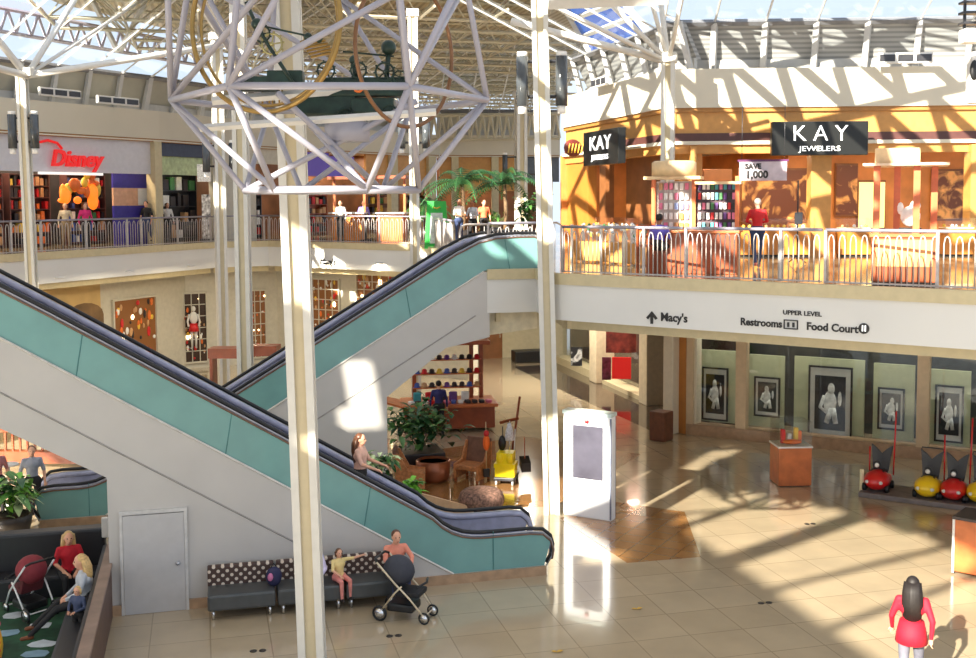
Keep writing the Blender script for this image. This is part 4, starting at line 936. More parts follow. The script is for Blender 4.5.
m=MB(); m.tube([(-.12,-.06,1.42),(0,-.09,1.37),(.12,-.06,1.42)],.02,5); m.make('logo_swoosh',t,PAL[2])
# ------------------------------------------------------------------ people
SKIN=M('skin light',(222,166,136),.5,noise=.02); SKIN2=M('skin brown',(150,98,70),.5,noise=.02)
HB=M('hair dark',(22,14,12),.6,noise=.1,scale=30); HBR=M('hair brown',(92,56,34),.4,noise=.1,scale=30); HBL=M('hair blonde',(206,170,112),.4,noise=.1,scale=30); HGR=M('hair grey',(190,176,160),.5,noise=.1,scale=30)
def cloth(n,c): return M('cloth '+n,c,.75,noise=.05,scale=12)
JEAN=cloth('jeans',(52,66,104)); CBLK=cloth('black',(30,29,32)); SHOE=M('shoe dark',(40,34,32),.5); LEYE=M('eye dark',(30,22,20),.2,noise=0); LIP=M('lips',(176,84,78),.4,noise=0)
def capsule(bm,a,b,ra,rb,flat=1,n=10):
    m=MB(); a=V(a); b=V(b); m.tube([a,b],[ra,rb],n); m.ell(a,ra,10,6); m.ell(b,rb,10,6); return m
def person(label,loc,rz,h=1.66,pose='stand',top=None,legs=None,skin=SKIN,hair=HB,hlen='short',shoes=SHOE,arms=None,sleeve='long',group=None,lean=0,headturn=0,vox=None,skirt=None,legsat=None,name='person'):
    k=h/1.68; t=thing(name,label,'person' ,loc,rz,group)
    S=lambda x,y,z: V((x*k,y*k,z*k))
    if pose=='sit':
        hip=.52; hy=0; J=dict(pel=(0,.02,hip+.06),hl=(-.10,0,hip),hr=(.10,0,hip)); 
        J['kl']=(-.12,-.42,hip-.01); J['kr']=(.12,-.42,hip-.01); J['al']=(-.12,-.44,.09); J['ar']=(.13,-.40,.09)
        base=hip-.93
    else:
        base=0; J=dict(pel=(0,0,.95),hl=(-.09,0,.90),hr=(.09,0,.90))
        if pose=='walk': J.update(kl=(-.10,-.16,.49),al=(-.10,-.24,.09),kr=(.09,.06,.49),ar=(.09,.28,.15))
        else: J.update(kl=(-.10,-.02,.49),al=(-.11,.0,.08),kr=(.10,-.02,.49),ar=(.11,.0,.08))
    if legsat: J.update(legsat)
    L=lean
    def T(x,y,z):  # torso point with forward lean about the pelvis
        dz=z-.93; return (x,y-math.sin(L)*dz,.93+base+math.cos(L)*dz)
    J.update(waist=T(0,0,1.08),chest=T(0,0,1.27),neck=T(0,.01,1.44),sl=T(-.165,0,1.365),sr=T(.165,0,1.365))
    hd=V(T(0,-.02,1.56)); 
    arms=arms or 'down'
    AD={'down':((-.24,.02,1.12),(-.25,-.06,.88),(.24,.02,1.12),(.25,-.06,.88)),
        'walk':((-.25,.10,1.13),(-.24,.08,.90),(.25,-.02,1.12),(.24,-.16,.92)),
        'front':((-.24,-.05,1.13),(-.10,-.28,1.08),(.24,-.05,1.13),(.10,-.28,1.08)),
        'lap':((-.24,-.08,1.13),(-.09,-.30,1.0),(.24,-.08,1.13),(.09,-.30,1.0)),
        'reach':((-.24,-.22,1.22),(-.16,-.46,1.10),(.24,-.22,1.22),(.16,-.46,1.10)),
        'outleft':((-.40,-.02,1.36),(-.62,-.06,1.40),(.22,-.10,1.15),(.10,-.28,1.05)),
        'outright':((-.22,-.10,1.15),(-.10,-.28,1.05),(.40,-.02,1.36),(.62,-.06,1.40)),
        'push':((-.22,-.10,1.14),(-.2,-.38,1.05),(.22,-.10,1.14),(.2,-.38,1.05))}[arms]
    J['el'],J['wl'],J['er'],J['wr']=[T(*q) for q in AD]
    J={a:V(b) for a,b in J.items()}
    mt,ml=top,legs; sk=skin; low=ml; fore=mt if sleeve=='long' else sk
    seg=[]
    def cap(a,b,ra,rb,mm): seg.append((V(a),V(b),ra,rb,mm))
    cap(J['pel'],J['waist'],.135,.115,ml); cap(J['waist'],J['chest'],.120,.135,mt); cap(J['chest'],J['chest'].lerp(J['neck'],.5),.13,.09,mt)
    cap(J['sl'],J['sr'],.052,.052,mt); cap(J['chest']+V((-.06,0,0)),J['chest']+V((.06,0,0)),.115,.115,mt)
    cap(J['waist']+V((0,0,-.07)),J['waist'],.125,.12,mt)
    cap(J['hl'],J['hr'],.105,.105,ml)
    for s in 'lr':
        cap(J['h'+s],J['k'+s],.088,.060,ml); cap(J['k'+s],J['a'+s],.058,.040,low)
        ft=J['a'+s]+V((0,-.12,-.045)); cap(J['a'+s]+V((0,.02,-.035)),ft,.042,.035,shoes)
        cap(J['s'+s],J['e'+s],.052,.042,mt); cap(J['e'+s],J['w'+s],.040,.028,fore)
        dr=(J['w'+s]-J['e'+s]).normalized(); cap(J['w'+s],J['w'+s]+dr*.07,.026,.032,sk)
    cap(J['neck'],hd+V((0,.01,-.06)),.052,.055,sk)
    bmb=MB()
    for a,b,ra,rb,mm in seg: 
        q=MB(); q.tube([a*k,b*k],[ra*k,rb*k],12); q.ell(a*k,ra*k,12,8); q.ell(b*k,rb*k,12,8); bmb.add(q.v,q.f,True)
    RZ=Matrix.Rotation(headturn,3,'Z'); 
    bmb.ell(hd*k+V((0,0,.02*k)),(.078*k,.095*k,.10*k),14,10); bmb.ell((hd+RZ@V((0,-.03,-.055)))*k,(.055*k,.06*k,.06*k),12,8)
    bmb.ell((hd+RZ@V((0,-.098,-.015)))*k,(.014*k,.022*k,.028*k),8,6)
    for sx in (-1,1): bmb.ell((hd+RZ@V((sx*.08,.005,-.005)))*k,(.012*k,.02*k,.03*k),8,6)
    me=bpy.data.meshes.new('b'); me.from_pydata([tuple(q) for q in bmb.v],[],bmb.f); o=bpy.data.objects.new('b',me); COL.objects.link(o)
    md=o.modifiers.new('r','REMESH'); md.mode='VOXEL'; md.voxel_size=vox or .016*k
    s2=o.modifiers.new('s','SMOOTH'); s2.factor=.5; s2.iterations=3
    dg=bpy.context.evaluated_depsgraph_get(); me2=bpy.data.meshes.new_from_object(o.evaluated_get(dg)); bpy.data.objects.remove(o)
    ms=[]; 
    for s_ in seg:
        if s_[4] not in ms: ms.append(s_[4])
    if sk not in ms: ms.append(sk)
    me2.materials.clear()
    for q in ms: me2.materials.append(q)
    me2.materials.append(LEYE); me2.materials.append(LIP)
    for p in me2.polygons:
        c=p.center/k; best=9; bi=ms.index(sk)
        for a,b,ra,rb,mm in seg:
            ab=b-a; u=max(0,min(1,(c-a).dot(ab)/max(1e-9,ab.length_squared))); d_=(c-(a+ab*u)).length-(ra+(rb-ra)*u)
            if d_<best: best=d_; bi=ms.index(mm)
        if (c-hd).length<.125 and c.z>hd.z-.10: bi=ms.index(sk)
        p.material_index=bi; p.use_smooth=True
    # fingers, thumb, eyes and mouth joined into the same body mesh
    ex=MB(); 
    for s,sg in (('l',-1),('r',1)):
        dr=(J['w'+s]-J['e'+s]).normalized(); base_=J['w'+s]+dr*.075; side=dr.cross(V((0,0,1))); side=side.normalized() if side.length>.2 else V((0,1,0)); side=side
        cur=dr.cross(side).normalized(); cur=cur if cur.y<0 or cur.z<0 else -cur
        for j,ln in enumerate((.060,.070,.066,.052)):
            o_=base_+side*(-.024+.016*j); ex.tube([(o_)*k,(o_+dr*ln*.55+cur*.006)*k,(o_+dr*ln*.9+cur*.028)*k],.0075*k,6,.006*k)
        o_=J['w'+s]+dr*.03-side*.025; ex.tube([o_*k,(o_-side*.022+dr*.03+cur*.012)*k,(o_-side*.024+dr*.055+cur*.02)*k],.009*k,6,.007*k)
    nf=len(ex.f)
    for sx in (-1,1): ex.ell((hd+RZ@V((sx*.032,-.083,.012)))*k,.010*k,8,5)
    ne=len(ex.f); ex.ell((hd+RZ@V((0,-.084,-.062)))*k,(.022*k,.010*k,.007*k),8,5)
    bm=bmesh.new(); bm.from_mesh(me2); vs=[bm.verts.new(q) for q in ex.v]; skI=ms.index(sk)
    for i,f in enumerate(ex.f):
        try: g=bm.faces.new([vs[j] for j in f]); g.material_index=skI if i<nf else (len(ms) if i<ne else len(ms)+1); g.smooth=True
        except ValueError: pass
    bm.to_mesh(me2); bm.free()
    me2.name='body'; o=bpy.data.objects.new('body',me2); COL.objects.link(o); o.parent=t
    # hair
    hm=MB(); c=(hd+RZ@V((0,.022,.038)))*k; hm.ell(c,(.086*k,.094*k,.092*k),14,9)
    if hlen=='long':
        for j in range(15):
            a=-1.35+j*.193; o_=hd+RZ@V((math.sin(a)*.075,.03+math.cos(a)*.06,.05)); e=V((math.sin(a)*.10,.05+math.cos(a)*.075,-.40-.05*math.cos(a)))
            hm.tube([o_*k,(hd+RZ@V((e.x*.85,e.y+.01,-.08)))*k,(hd+RZ@V((e.x*.95,e.y+.02,-.22)))*k,(hd+RZ@e)*k],[.038*k,.046*k,.044*k,.018*k],7)
    if hlen=='pony':
        hm.tube([(hd+RZ@V((0,.10,.06)))*k,(hd+RZ@V((0,.17,.0)))*k,(hd+RZ@V((0,.16,-.14)))*k],[.03*k,.035*k,.01*k],7)
    if hlen=='bob':
        for sx in(-1,1): hm.tube([(hd+RZ@V((sx*.075,.03,.04)))*k,(hd+RZ@V((sx*.088,.03,-.09)))*k],[.04*k,.025*k],7)
        hm.ell((hd+RZ@V((0,.06,-.03)))*k,(.085*k,.06*k,.09*k),10,7)
    hm.make('hair',t,hair)
    if skirt:
        m=MB(); m.lathe(S(0,0,.55),[(.2*k,0),(.15*k,.42*k)],12); m.make('skirt',t,skirt)
    return t
P=person
walker=P('woman with long black hair in a bright red jacket walking away on the sunlit floor',atz(910,700,0),PI-.6,1.74,'walk',cloth('red jacket',(184,12,40)),cloth('grey trousers',(104,104,116)),hair=HB,hlen='long',arms='walk')
m=MB(); m.lathe(V((0,0,.83)),[(.215,0),(.195,.14),(.16,.30)],14); m.make('jacket_hem',walker,cloth('red jacket',(184,12,40)))
q=atz(388,606,0)
P('woman in a peach top seated on the bench behind the dark stroller',(3.12,18.48,0),.1,1.66,'sit',cloth('peach',(226,142,118)),JEAN,hair=HBR,hlen='pony',arms='reach',lean=.18)
P('small child in a yellow top on the bench reaching an arm to the right',(2.15,18.42,.16),.3,1.10,'sit',cloth('yellow print',(232,206,140)),cloth('pink shorts',(222,140,130)),hair=HBR,hlen='bob',arms='outright',sleeve='short')
P('person in pale lavender on the bench mostly hidden by the nearest column',(1.68,18.42,0),.0,1.60,'sit',cloth('lavender',(206,196,226)),cloth('lavender trousers',(196,190,216)),hair=HB,arms='lap',shoes=WHITE)
q=atd(341,520,21); 
P('long haired woman in a sleeveless top standing on the front escalator',(2.72,19.75,1.05),1.1,1.62,'stand',cloth('peach blouse',(222,176,156)),CBLK,hair=HBR,hlen='long',arms='push',sleeve='short')
P('woman in a red top with blonde hair seated at the back of the play area',(-2.36,20.0,-.02),.25,1.64,'sit',cloth('red shirt',(196,26,44)),CBLK,hair=HBL,hlen='long',arms='lap',sleeve='short',lean=.12)
P('blonde woman in a grey shirt and brown boots stretching her legs in the play area',(-1.92,18.45,-.02),-PI/2+.12,1.68,'sit',cloth('pale grey',(186,190,198)),CBLK,hair=HBL,hlen='long',shoes=M('boot brown',(120,66,38),.5),arms='lap',legsat=dict(kl=(-.12,-.42,.50),al=(-.12,-.80,.16),kr=(.12,-.46,.46),ar=(.14,-.86,.10)),lean=.1)
P('fair haired small child in dark clothes leaning beside the blonde woman',(-1.98,17.75,-.02),-.5,.98,'stand',cloth('navy white',(70,80,110)),CBLK,hair=HBL,hlen='bob',arms='front')
P('person in a grey shirt and dark shorts standing beside the rear escalator foot',tuple(atz(34,521,0)),.2,1.66,'stand',cloth('grey tee',(150,152,164)),CBLK,hair=HBR,arms='down',sleeve='short')
P('person in a dusty pink top cut off at the left frame edge',tuple(atz(-2,520,0)),.5,1.66,'stand',cloth('dusty pink',(170,110,110)),CBLK,hair=HB,arms='down',sleeve='short')
P('person in dark blue seen behind the shrub at the hat kiosk counter',tuple(atz(439,436,0)),-.2+PI,1.64,'stand',cloth('dark blue',(40,40,96)),CBLK,hair=HB)
# upper right
P('shopper in a red hooded top and jeans standing at the jewelry counter',(12.75,23.6,UF),PI-.3,1.66,'walk',cloth('red hoodie',(210,36,40)),JEAN,hair=HGR,arms='front',shoes=M('shoe coral',(220,120,110),.5))
P('person in a purple blue top sitting at the accessory kiosk',(9.75,22.45,UF+.12),2.4,1.60,'sit',cloth('violet',(104,92,190)),CBLK,skin=SKIN2,hair=HB,arms='front',sleeve='short')
# upper left
def up(px,py,dep): q=atd(px,py,dep); return (q.x,q.y,UF)
P('person in a black shirt walking in front of the blue striped panel',up(147,240,44),-.5,1.68,'walk',CBLK,JEAN,hair=HB,sleeve='short')
P('person in magenta standing near the toy shop entrance',up(86,240,40),.4,1.62,'stand',cloth('magenta',(210,40,110)),CBLK,hair=HBR)
P('person in beige at the toy shop entrance left of the magenta top',up(66,240,40.5),.1,1.6,'stand',cloth('beige',(206,190,160)),cloth('khaki',(150,130,100)),hair=HBL)
P('person in white by the second upper left shop',up(168,240,46),.3,1.6,'stand',cloth('white tee',(226,226,226)),CBLK,hair=HB)
P('person in a lilac shirt behind the white high table',up(364,238,46.3),.1,1.66,'stand',cloth('lilac shirt',(140,120,200)),CBLK,skin=SKIN2,hair=HB)
P('person in a white shirt at the left orange kiosk',up(341,238,45),-.6,1.66,'stand',cloth('white shirt',(228,226,220)),CBLK,hair=HBR)
P('man in a white shirt and jeans talking right of the green board',up(459,240,39.5),.4,1.70,'stand',cloth('white shirt',(228,226,220)),JEAN,skin=SKIN2,hair=HB,arms='front',sleeve='short')
P('person in a pale grey top facing the man in white right of the green board',up(473,240,39.8),-.8,1.64,'stand',cloth('pale grey',(186,190,198)),CBLK,skin=SKIN2,hair=HB,arms='front')
P('person in orange farthest right of the group by the palms',up(484,240,41),.1,1.66,'stand',cloth('orange tee',(236,120,80)),CBLK,hair=HBR,sleeve='short')
# ------------------------------------------------------------------ benches
BD=dotmat('brown dotted upholstery',(74,54,48),(214,200,184),9.5); BS=M('charcoal vinyl',(72,74,74),.35,noise=.05,coat=.2)
def bench(loc,rz,w_,label,group):
    t=thing('bench',label,'bench',loc,rz,group)
    m=MB(); m.box((0,0,.30),(w_-.02,.62,.27),bev=.04); m.make('seat',t,BS)
    m=MB(); m.box((0,.27,.58),(w_-.02,.13,.36),bev=.03); m.make('backrest',t,BD)
    for sx in(-1,1):
        for sy in(-1,1): m=MB(); m.cyl((sx*(w_/2-.1),sy*.22,0),.025,.17,8); m.make('leg',t,CHROME)
    return t
BG='bench sections along the escalator wall'
x0=.0; bw=1.12
b1=bench((.52,18.52,0),-.02,1.12,'leftmost black bench section with dotted back beside the service door',None)
dup(b1,(1.66,18.50,0),-.02,'middle black bench section with dotted back, behind the nearest column')
dup(b1,(2.80,18.48,0),-.02,'rightmost black bench section with dotted back, behind the stroller')
t=thing('backpack','small dark blue and pink bag slumped on the bench left of the nearest column','bag',(1.06,18.5,.44),.2)
m=MB(); m.ell((0,0,.14),(.14,.10,.17),12,8); m.make('bag_body',t,cloth('bag navy',(44,44,78))); m=MB(); m.ell((-.08,-.08,.16),(.05,.04,.07),8,6); m.make('pocket',t,cloth('bag pink',(206,120,160))); m=MB(); m.tube([(-.06,0,.28),(0,0,.36),(.06,0,.28)],.012,6); m.make('strap',t,CBLK)
# ------------------------------------------------------------------ strollers
def wheel(t,c,r,name='wheel',hub=CHROME,axis='x'):
    m=MB(); c=V(c); m.tube([c+V((0,r*.86*math.cos(k*PI/8),r*.86*math.sin(k*PI/8))) for k in range(16)],r*.16,6,closed=True); o=m.make(name,t,BLACK)
    m=MB(); m.tube([c-V((.02,0,0)),c+V((.02,0,0))],r*.6,12); m.make('hub',o,hub); return o
def stroller(loc,rz,label,cmat,seatmat,fr=CHROME):
    t=thing('stroller',label,'stroller',loc,rz)
    for sx in(-1,1):
        wheel(t,(sx*.26,.38,.13),.13); wheel(t,(sx*.2,-.38,.10),.10)
        m=MB(); m.tube([(sx*.26,.38,.14),(sx*.27,.1,.50),(sx*.27,-.02,.62)],.016,6); m.make('rear_tube',t,fr)
        m=MB(); m.tube([(sx*.2,-.38,.12),(sx*.25,-.15,.42),(sx*.27,.1,.66),(sx*.26,.42,.98)],.016,6); m.make('side_tube',t,fr)
    m=MB(); m.tube([(-.26,.42,.98),(-.2,.47,1.02),(.2,.47,1.02),(.26,.42,.98)],.02,8); m.make('handle',t,BLACK)
    m=MB(); m.box((0,.05,.22),(.40,.46,.14),bev=.04); m.make('basket',t,BLACK)
    m=MB(); m.box((0,-.08,.46),(.40,.42,.09),bev=.03); m.box((0,.17,.66),(.40,.08,.46),rx=-.35,bev=.03); m.make('seat',t,seatmat)
    m=MB(); m.ell((0,.13,.80),(.25,.27,.24),16,10,Matrix.Rotation(.5,3,'X')); m.make('canopy',t,cmat)
    m=MB(); m.tube([(-.24,-.28,.62),(0,-.36,.64),(.24,-.28,.62)],.02,8); m.make('bumper_bar',t,BLACK)
    m=MB(); m.tube([(-.2,-.38,.12),(.2,-.38,.12)],.012,6).tube([(-.26,.38,.14),(.26,.38,.14)],.012,6); m.make('axle',t,fr)
    return t
s1=stroller((3.16,17.55,0),1.0,'dark stroller with cream frame parked before the woman in peach',cloth('charcoal canopy',(54,56,66)),cloth('black seat',(30,30,34)),M('champagne frame',(216,200,170),.3,metal=.3))
s2=stroller((-2.95,19.45,-.02),-2.5,'red and dark blue stroller with white tubes in the play area',cloth('canopy red blue',(130,40,50)),cloth('dark red seat',(90,30,36)),M('white tube',(236,236,236),.3))
# ------------------------------------------------------------------ play area
PADK=M('padded black vinyl',(34,34,38),.45,noise=.06)
single(MB().box((-.0,0,.52),(5.3,.35,1.04),bev=.05),'padded_wall','long black padded wall at the back of the play area','wall panel',loc=(-4.45,20.75,0),mat=PADK)
t=thing('padded_bench_wall','padded side wall of the play area with a brown ledge and black bench','bench',(-1.62,17.3,0))
m=MB(); m.box((0,0,.42),(.10,6.2,.84)); m.make('outer_panel',t,M('ledge side brown',(92,66,56),.5,noise=.1))
m=MB(); m.box((-.02,0,.87),(.17,6.2,.06)); m.make('ledge',t,M('ledge grey brown',(132,110,98),.4,noise=.12,scale=3))
m=MB(); m.box((-.13,0,.62),(.12,5.9,.44),bev=.04); m.make('backrest',t,PADK)
m=MB(); m.box((-.36,-.2,.2),(.5,5.4,.40),bev=.05); m.make('seat',t,PADK)
single(MB().box((0,0,.2),(2.6,.5,.40),bev=.05),'padded_seat','black padded seat along the back wall of the play area','bench',loc=(-3.2,20.3,0),mat=PADK)
single(MB().box((0,0,.008),(4.9,8.5,.016)),'play_carpet','dark green patterned carpet of the play area','carpet',loc=(-4.45,16.1,0),mat=M('green carpet',(28,66,44),.9,noise=.35,scale=2))
for k,(px,py) in enumerate([(16,616),(40,627),(42,645),(8,634),(37,655)]):
    q=atz(px,py,0); R=random.Random(k); m=MB(); m.prism([(.22*math.cos(a*PI/4)*R.uniform(.7,1.2),.16*math.sin(a*PI/4)*R.uniform(.7,1.2),0) for a in range(8)],(0,0,.006))
    single(m,'floor_patch',['white blotch on the green carpet nearest the yellow toy','pale patch beneath the brown boots','pale blue patch left of the child in the play area','small pale patch at the left edge of the green carpet','blue grey patch at the bottom edge of the green carpet'][k],'carpet patch',loc=(q.x,q.y,.017),mat=M('carpet patch white' if k<3 else 'carpet patch blue',(186,196,206) if k<3 else (120,150,170),.9))
q=atz(2,640,0); t=thing('play_toy','soft yellow and pink toy creature shape at the left frame edge','toy',(-3.15,17.2,.016)); m=MB(); m.ell((0,0,.34),(.17,.2,.36),12,10); m.make('body',t,M('foam yellow',(236,180,50),.6,noise=.06)); m=MB(); m.ell((0,-.05,.68),(.16,.14,.10),12,8); m.ell((.1,-.12,.1),(.12,.12,.09),10,6); m.make('pink_trim',t,M('foam pink',(226,90,120),.6))
for z_ in (.42,.30,.52): m=MB(); m.ell((.12,-.12,z_),(.04,.05,.03),8,5); m.make('spot',t,M('foam orange',(230,100,40),.6))
q=V((-1.66,20.9,1.0)); t=thing('wall_box','small white box fixed at the corner by the black padded wall','box',(-1.78,20.52,.95)); m=MB(); m.box((0,0,.12),(.13,.1,.36),bev=.02); m.make('box_body',t,WHITE)
# ------------------------------------------------------------------ plants
def leaf(m,o,az,el,ln,wd,droop=.5,fold=.15):
    o=V(o); d=V((math.cos(az)*math.cos(el),math.sin(az)*math.cos(el),math.sin(el))); sd=V((-math.sin(az),math.cos(az),0)); pts=[]
    for i in range(5):
        u=i/4; p=o+d*ln*u-V((0,0,droop*ln*u*u)); w_=wd*math.sin(PI*min(.97,u*.9+.06)); pts+= [p-sd*w_/2+V((0,0,fold*w_)),p,p+sd*w_/2+V((0,0,fold*w_))]
    fs=[]
    for i in range(4):
        for j in range(2): fs.append((i*3+j,i*3+j+1,(i+1)*3+j+1,(i+1)*3+j))
    m.add(pts,fs,True)
def plant(name,label,loc,pot,pr,ph,n,R0,ln,wd,hh,mats,seed=1,cat='plant',square=False,stems=6):
    R=random.Random(seed); t=thing(name,label,cat,loc)
    m=MB()
    if square: m.box((0,0,ph/2),(pr*2,pr*2,ph),bev=.02)
    else: m.lathe((0,0,0),[(pr*.8,0),(pr,ph*.7),(pr*1.05,ph),(pr*.92,ph),(pr*.9,ph-.06)],20)
    m.make('pot',t,pot)
    m=MB(); m.cyl((0,0,ph-.08),pr*.86,.03,14); m.make('soil',t,M('soil',(54,38,28),.9))
    m=MB(); tips=[]
    for k in range(stems):
        a=R.uniform(0,6.28); r=R0*R.uniform(.15,.75); z=ph+hh*R.uniform(.35,.8); tips.append((r*math.cos(a),r*math.sin(a),z)); m.tube([(0,0,ph-.06),(r*.5*math.cos(a),r*.5*math.sin(a),ph+hh*.3),tips[-1]],.012,5)
    m.make('stems',t,M('stem green',(80,96,50),.7))
    m=MB()
    for k in range(n):
        tp=tips[k%stems]; m.mat(R.choice(mats)); leaf(m,(tp[0]+R.gauss(0,R0*.25),tp[1]+R.gauss(0,R0*.25),tp[2]+R.gauss(0,hh*.16)),R.uniform(0,6.28),R.uniform(-.2,1.0),ln*R.uniform(.7,1.2),wd*R.uniform(.8,1.2))
    m.make('foliage',t); return t
LD=M('leaf deep green',(44,88,46),.45,noise=.15); LM=M('leaf mid green',(84,132,62),.45,noise=.12); LL=M('leaf lime',(120,186,60),.45,noise=.1); LV=M('leaf variegated',(196,214,160),.5,noise=.15)
COP=M('copper planter',(146,84,54),.3,metal=.45,noise=.08); POTB=M('planter black',(46,40,38),.4)
q=atz(430,478,0)
plant('shrub_planter','large dark leafy shrub in a copper planter among the lounge chairs',(5.3,27.3,0),POTB,.55,.55,280,.85,.34,.17,1.1,[LD,LD,LM],3,square=True,stems=12)
t=thing('copper_planter','round copper planter drum in front of the large shrub','planter',(5.42,26.25,0)); m=MB(); m.lathe((0,0,0),[(.36,0),(.42,.1),(.43,.5),(.38,.52),(.36,.46)],24); m.make('drum',t,COP); m=MB(); m.cyl((0,0,.43),.36,.03,16); m.make('soil',t,MATS['soil'])
plant('potted_plant','white edged leafy plant beyond the front escalator handrail',(3.62,23.3,0),POTB,.3,.95,130,.38,.30,.10,.45,[LV,LM,LD,LV],5,stems=8)
plant('potted_plant','lime green plant close to the front escalator handrail',(4.15,22.5,0),COP,.26,.62,120,.3,.28,.10,.42,[LL,LL,LM],6,stems=7)
q=atz(14,530,0); plant('leafy_planter','broad leaved plant with pale blooms left of the rear escalator foot',(q.x+.05,q.y-.6,0),POTB,.4,.5,130,.55,.45,.16,.75,[LM,LD,LL,LV],8,stems=8)
# palms of the far gallery
PLM=M('palm leaf dark',(38,74,48),.5,noise=.1)
def palm(label,loc,h,seed,nf=18,ln=2.3):
    R=random.Random(seed); t=thing('palm',label,'palm',loc); m=MB(); m.tube([(0,0,0),(.05,0,h*.5),(0,.05,h)],.10,8,.07); m.make('trunk',t,M('palm trunk',(110,86,60),.8,noise=.2,scale=8))
    m=MB(); m.lathe((0,0,0),[(.3,0),(.36,.45),(.3,.46)],14); m.make('pot',t,POTB)
    for k in range(nf):
        m=MB(); a=k*6.28/nf+R.uniform(-.2,.2); el=R.uniform(.1,1.1); m.mat(PLM if k%2 else LD)
        d=V((math.cos(a)*math.cos(el),math.sin(a)*math.cos(el),math.sin(el))); sd=V((-math.sin(a),math.cos(a),0)); pr=None; L_=ln*R.uniform(.8,1.1)
        pts=[V((0,0,h))+d*L_*u-V((0,0,.75*L_*u*u)) for u in [j/9 for j in range(10)]]; m.tube(pts,.015,4)
        for j in range(1,10):
            for s in(-1,1):
                for o_ in (0,.5):
                    p=pts[j-1].lerp(pts[j],o_); l=.5*math.sin(PI*min(.95,.15+j/11)); e=p+sd*s*l*.8+(pts[j]-pts[j-1]).normalized()*l*.5-V((0,0,l*.35)); m.add([p,p+(pts[j]-pts[j-1])*.32,e],[(0,1,2)])
        m.make('frond',t)
    return t
palm('big palm with dark fronds right of the green board',up(463,240,44),2.3,1); palm('palm with dark fronds behind the far tan column',up(505,240,45),2.3,2); palm('small bushy palm left of the green board',up(427,240,46),1.5,4,12,1.3)
q=up(490,240,46); plant('far_shrub','low bright green shrub beneath the palms',q,POTB,.35,.5,90,.7,.5,.12,.7,[LL,LM,LV],9)
q=up(530,240,42); plant('far_shrub','dark green shrub right of the far tan column',q,POTB,.35,.5,110,.6,.5,.14,1.3,[LD,LD,LM],10)
# ------------------------------------------------------------------ lounge furniture
WICK=M('wicker tan',(186,122,74),.55,noise=.15,scale=14); CUSH=M('chair back brown',(120,84,66),.6,noise=.1,scale=8)
def lounge(loc,rz,label):
    t=thing('lounge_chair',label,'chair',loc,rz,None)
    m=MB(); m.box((0,0,.36),(.66,.66,.12),bev=.03); m.make('seat',t,WICK)
    m=MB(); m.box((0,.32,.68),(.66,.09,.66),rx=-.22,bev=.03); m.make('backrest',t,CUSH)
    for sx in(-1,1):
        m=MB(); m.prism([(sx*.34,-.33,.08),(sx*.34,.33,.08),(sx*.34,.42,.92),(sx*.34,.28,.92),(sx*.34,.05,.50),(sx*.34,-.33,.44)],(-sx*.05,0,0)); m.make('side_panel',t,WICK)
        for sy in(-1,1): m=MB(); m.box((sx*.3,sy*.29,.05),(.05,.05,.1)); m.make('leg',t,REDW)
    return t
c1=lounge((6.35,26.0,0),-.75,'tan lounge chair right of the copper planter, facing the camera'); dup(c1,(4.75,25.6,0),1.35,'tan lounge chair left of the copper planter, turned to the right')
t=thing('ottoman','round brown woven ottoman behind the end of the front escalator','ottoman',(5.95,23.5,0)); m=MB(); m.lathe((0,0,0),[(.42,.04),(.50,.12),(.52,.24),(.48,.36),(.4,.42),(.2,.43)],24); m.make('cushion',t,M('woven brown',(128,96,82),.8,noise=.35,scale=18)); m=MB(); m.cyl((0,0,0),.36,.05,16); m.make('base',t,BLACK)
t=thing('low_partition','short slanting tan partition beside the lime plant','partition',(4.75,23.2,0)); m=MB(); m.prism([(-.9,0,0),(.95,0,0),(.95,0,.12),(-.9,0,.75)],(0,.08,0)); m.make('board',t,M('partition tan',(196,160,124),.5))
# hat kiosk
q=V((7.15,32.3,0)); t=thing('hat_kiosk','cherry wood kiosk stacked with hats and bags in the ground floor hall','kiosk',q,-.12)
m=MB(); m.box((0,0,.42),(2.7,1.3,.66),bev=.02); m.make('counter_base',t,REDW)
m=MB(); m.box((0,0,.12),(2.5,1.1,.1)); m.make('plinth',t,M('kiosk plinth',(190,170,140),.5)); 
m=MB(); m.box((0,-.1,.8),(2.85,1.5,.1),bev=.02); m.make('counter_top',t,ORW)
m=MB(); m.prism([(-2.0,-.6,.92),(-1.35,-.75,.74),(-1.35,.5,.74),(-2.0,.4,.92)],(0,0,.06)); m.make('side_shelf',t,ORW)
for x in (-1.0,1.05,.75): m=MB(); m.box((x,.3,1.7),(.12,.12,1.8)); m.make('post',t,REDW)
for z_ in (1.2,1.62,2.05): m=MB(); m.box((0,.32,z_),(2.1,.35,.04)); m.make('shelf',t,ORW)
m=MB(); m.box((0,.2,2.62),(2.5,1.2,.12),bev=.02); m.make('canopy',t,REDW)
R=random.Random(12); NMS=['red','orange','yellow','blue','white','black','green','pink','purple','tan','teal']
for r_ in range(3):
    for c_ in range(9):
        ci=R.choice([5,4,2,0,9,5,8,3]); x=-.92+c_*.23; z_=1.24+r_*.42; h_=MB(); h_.lathe((0,0,0),[(.125,0),(.125,.012),(.085,.02),(.08,.10),(.05,.135),(.01,.14)],12)
        single(h_,'hat','%s hat on the %s shelf of the kiosk, number %s from the left'%(NMS[ci],('bottom','middle','top')[r_],('one','two','three','four','five','six','seven','eight','nine')[c_]),'hat',loc=tuple(q+Matrix.Rotation(-.12,3,'Z')@V((x,.26,z_-.02))),group='hats on the cherry wood kiosk',mat=PAL[ci])
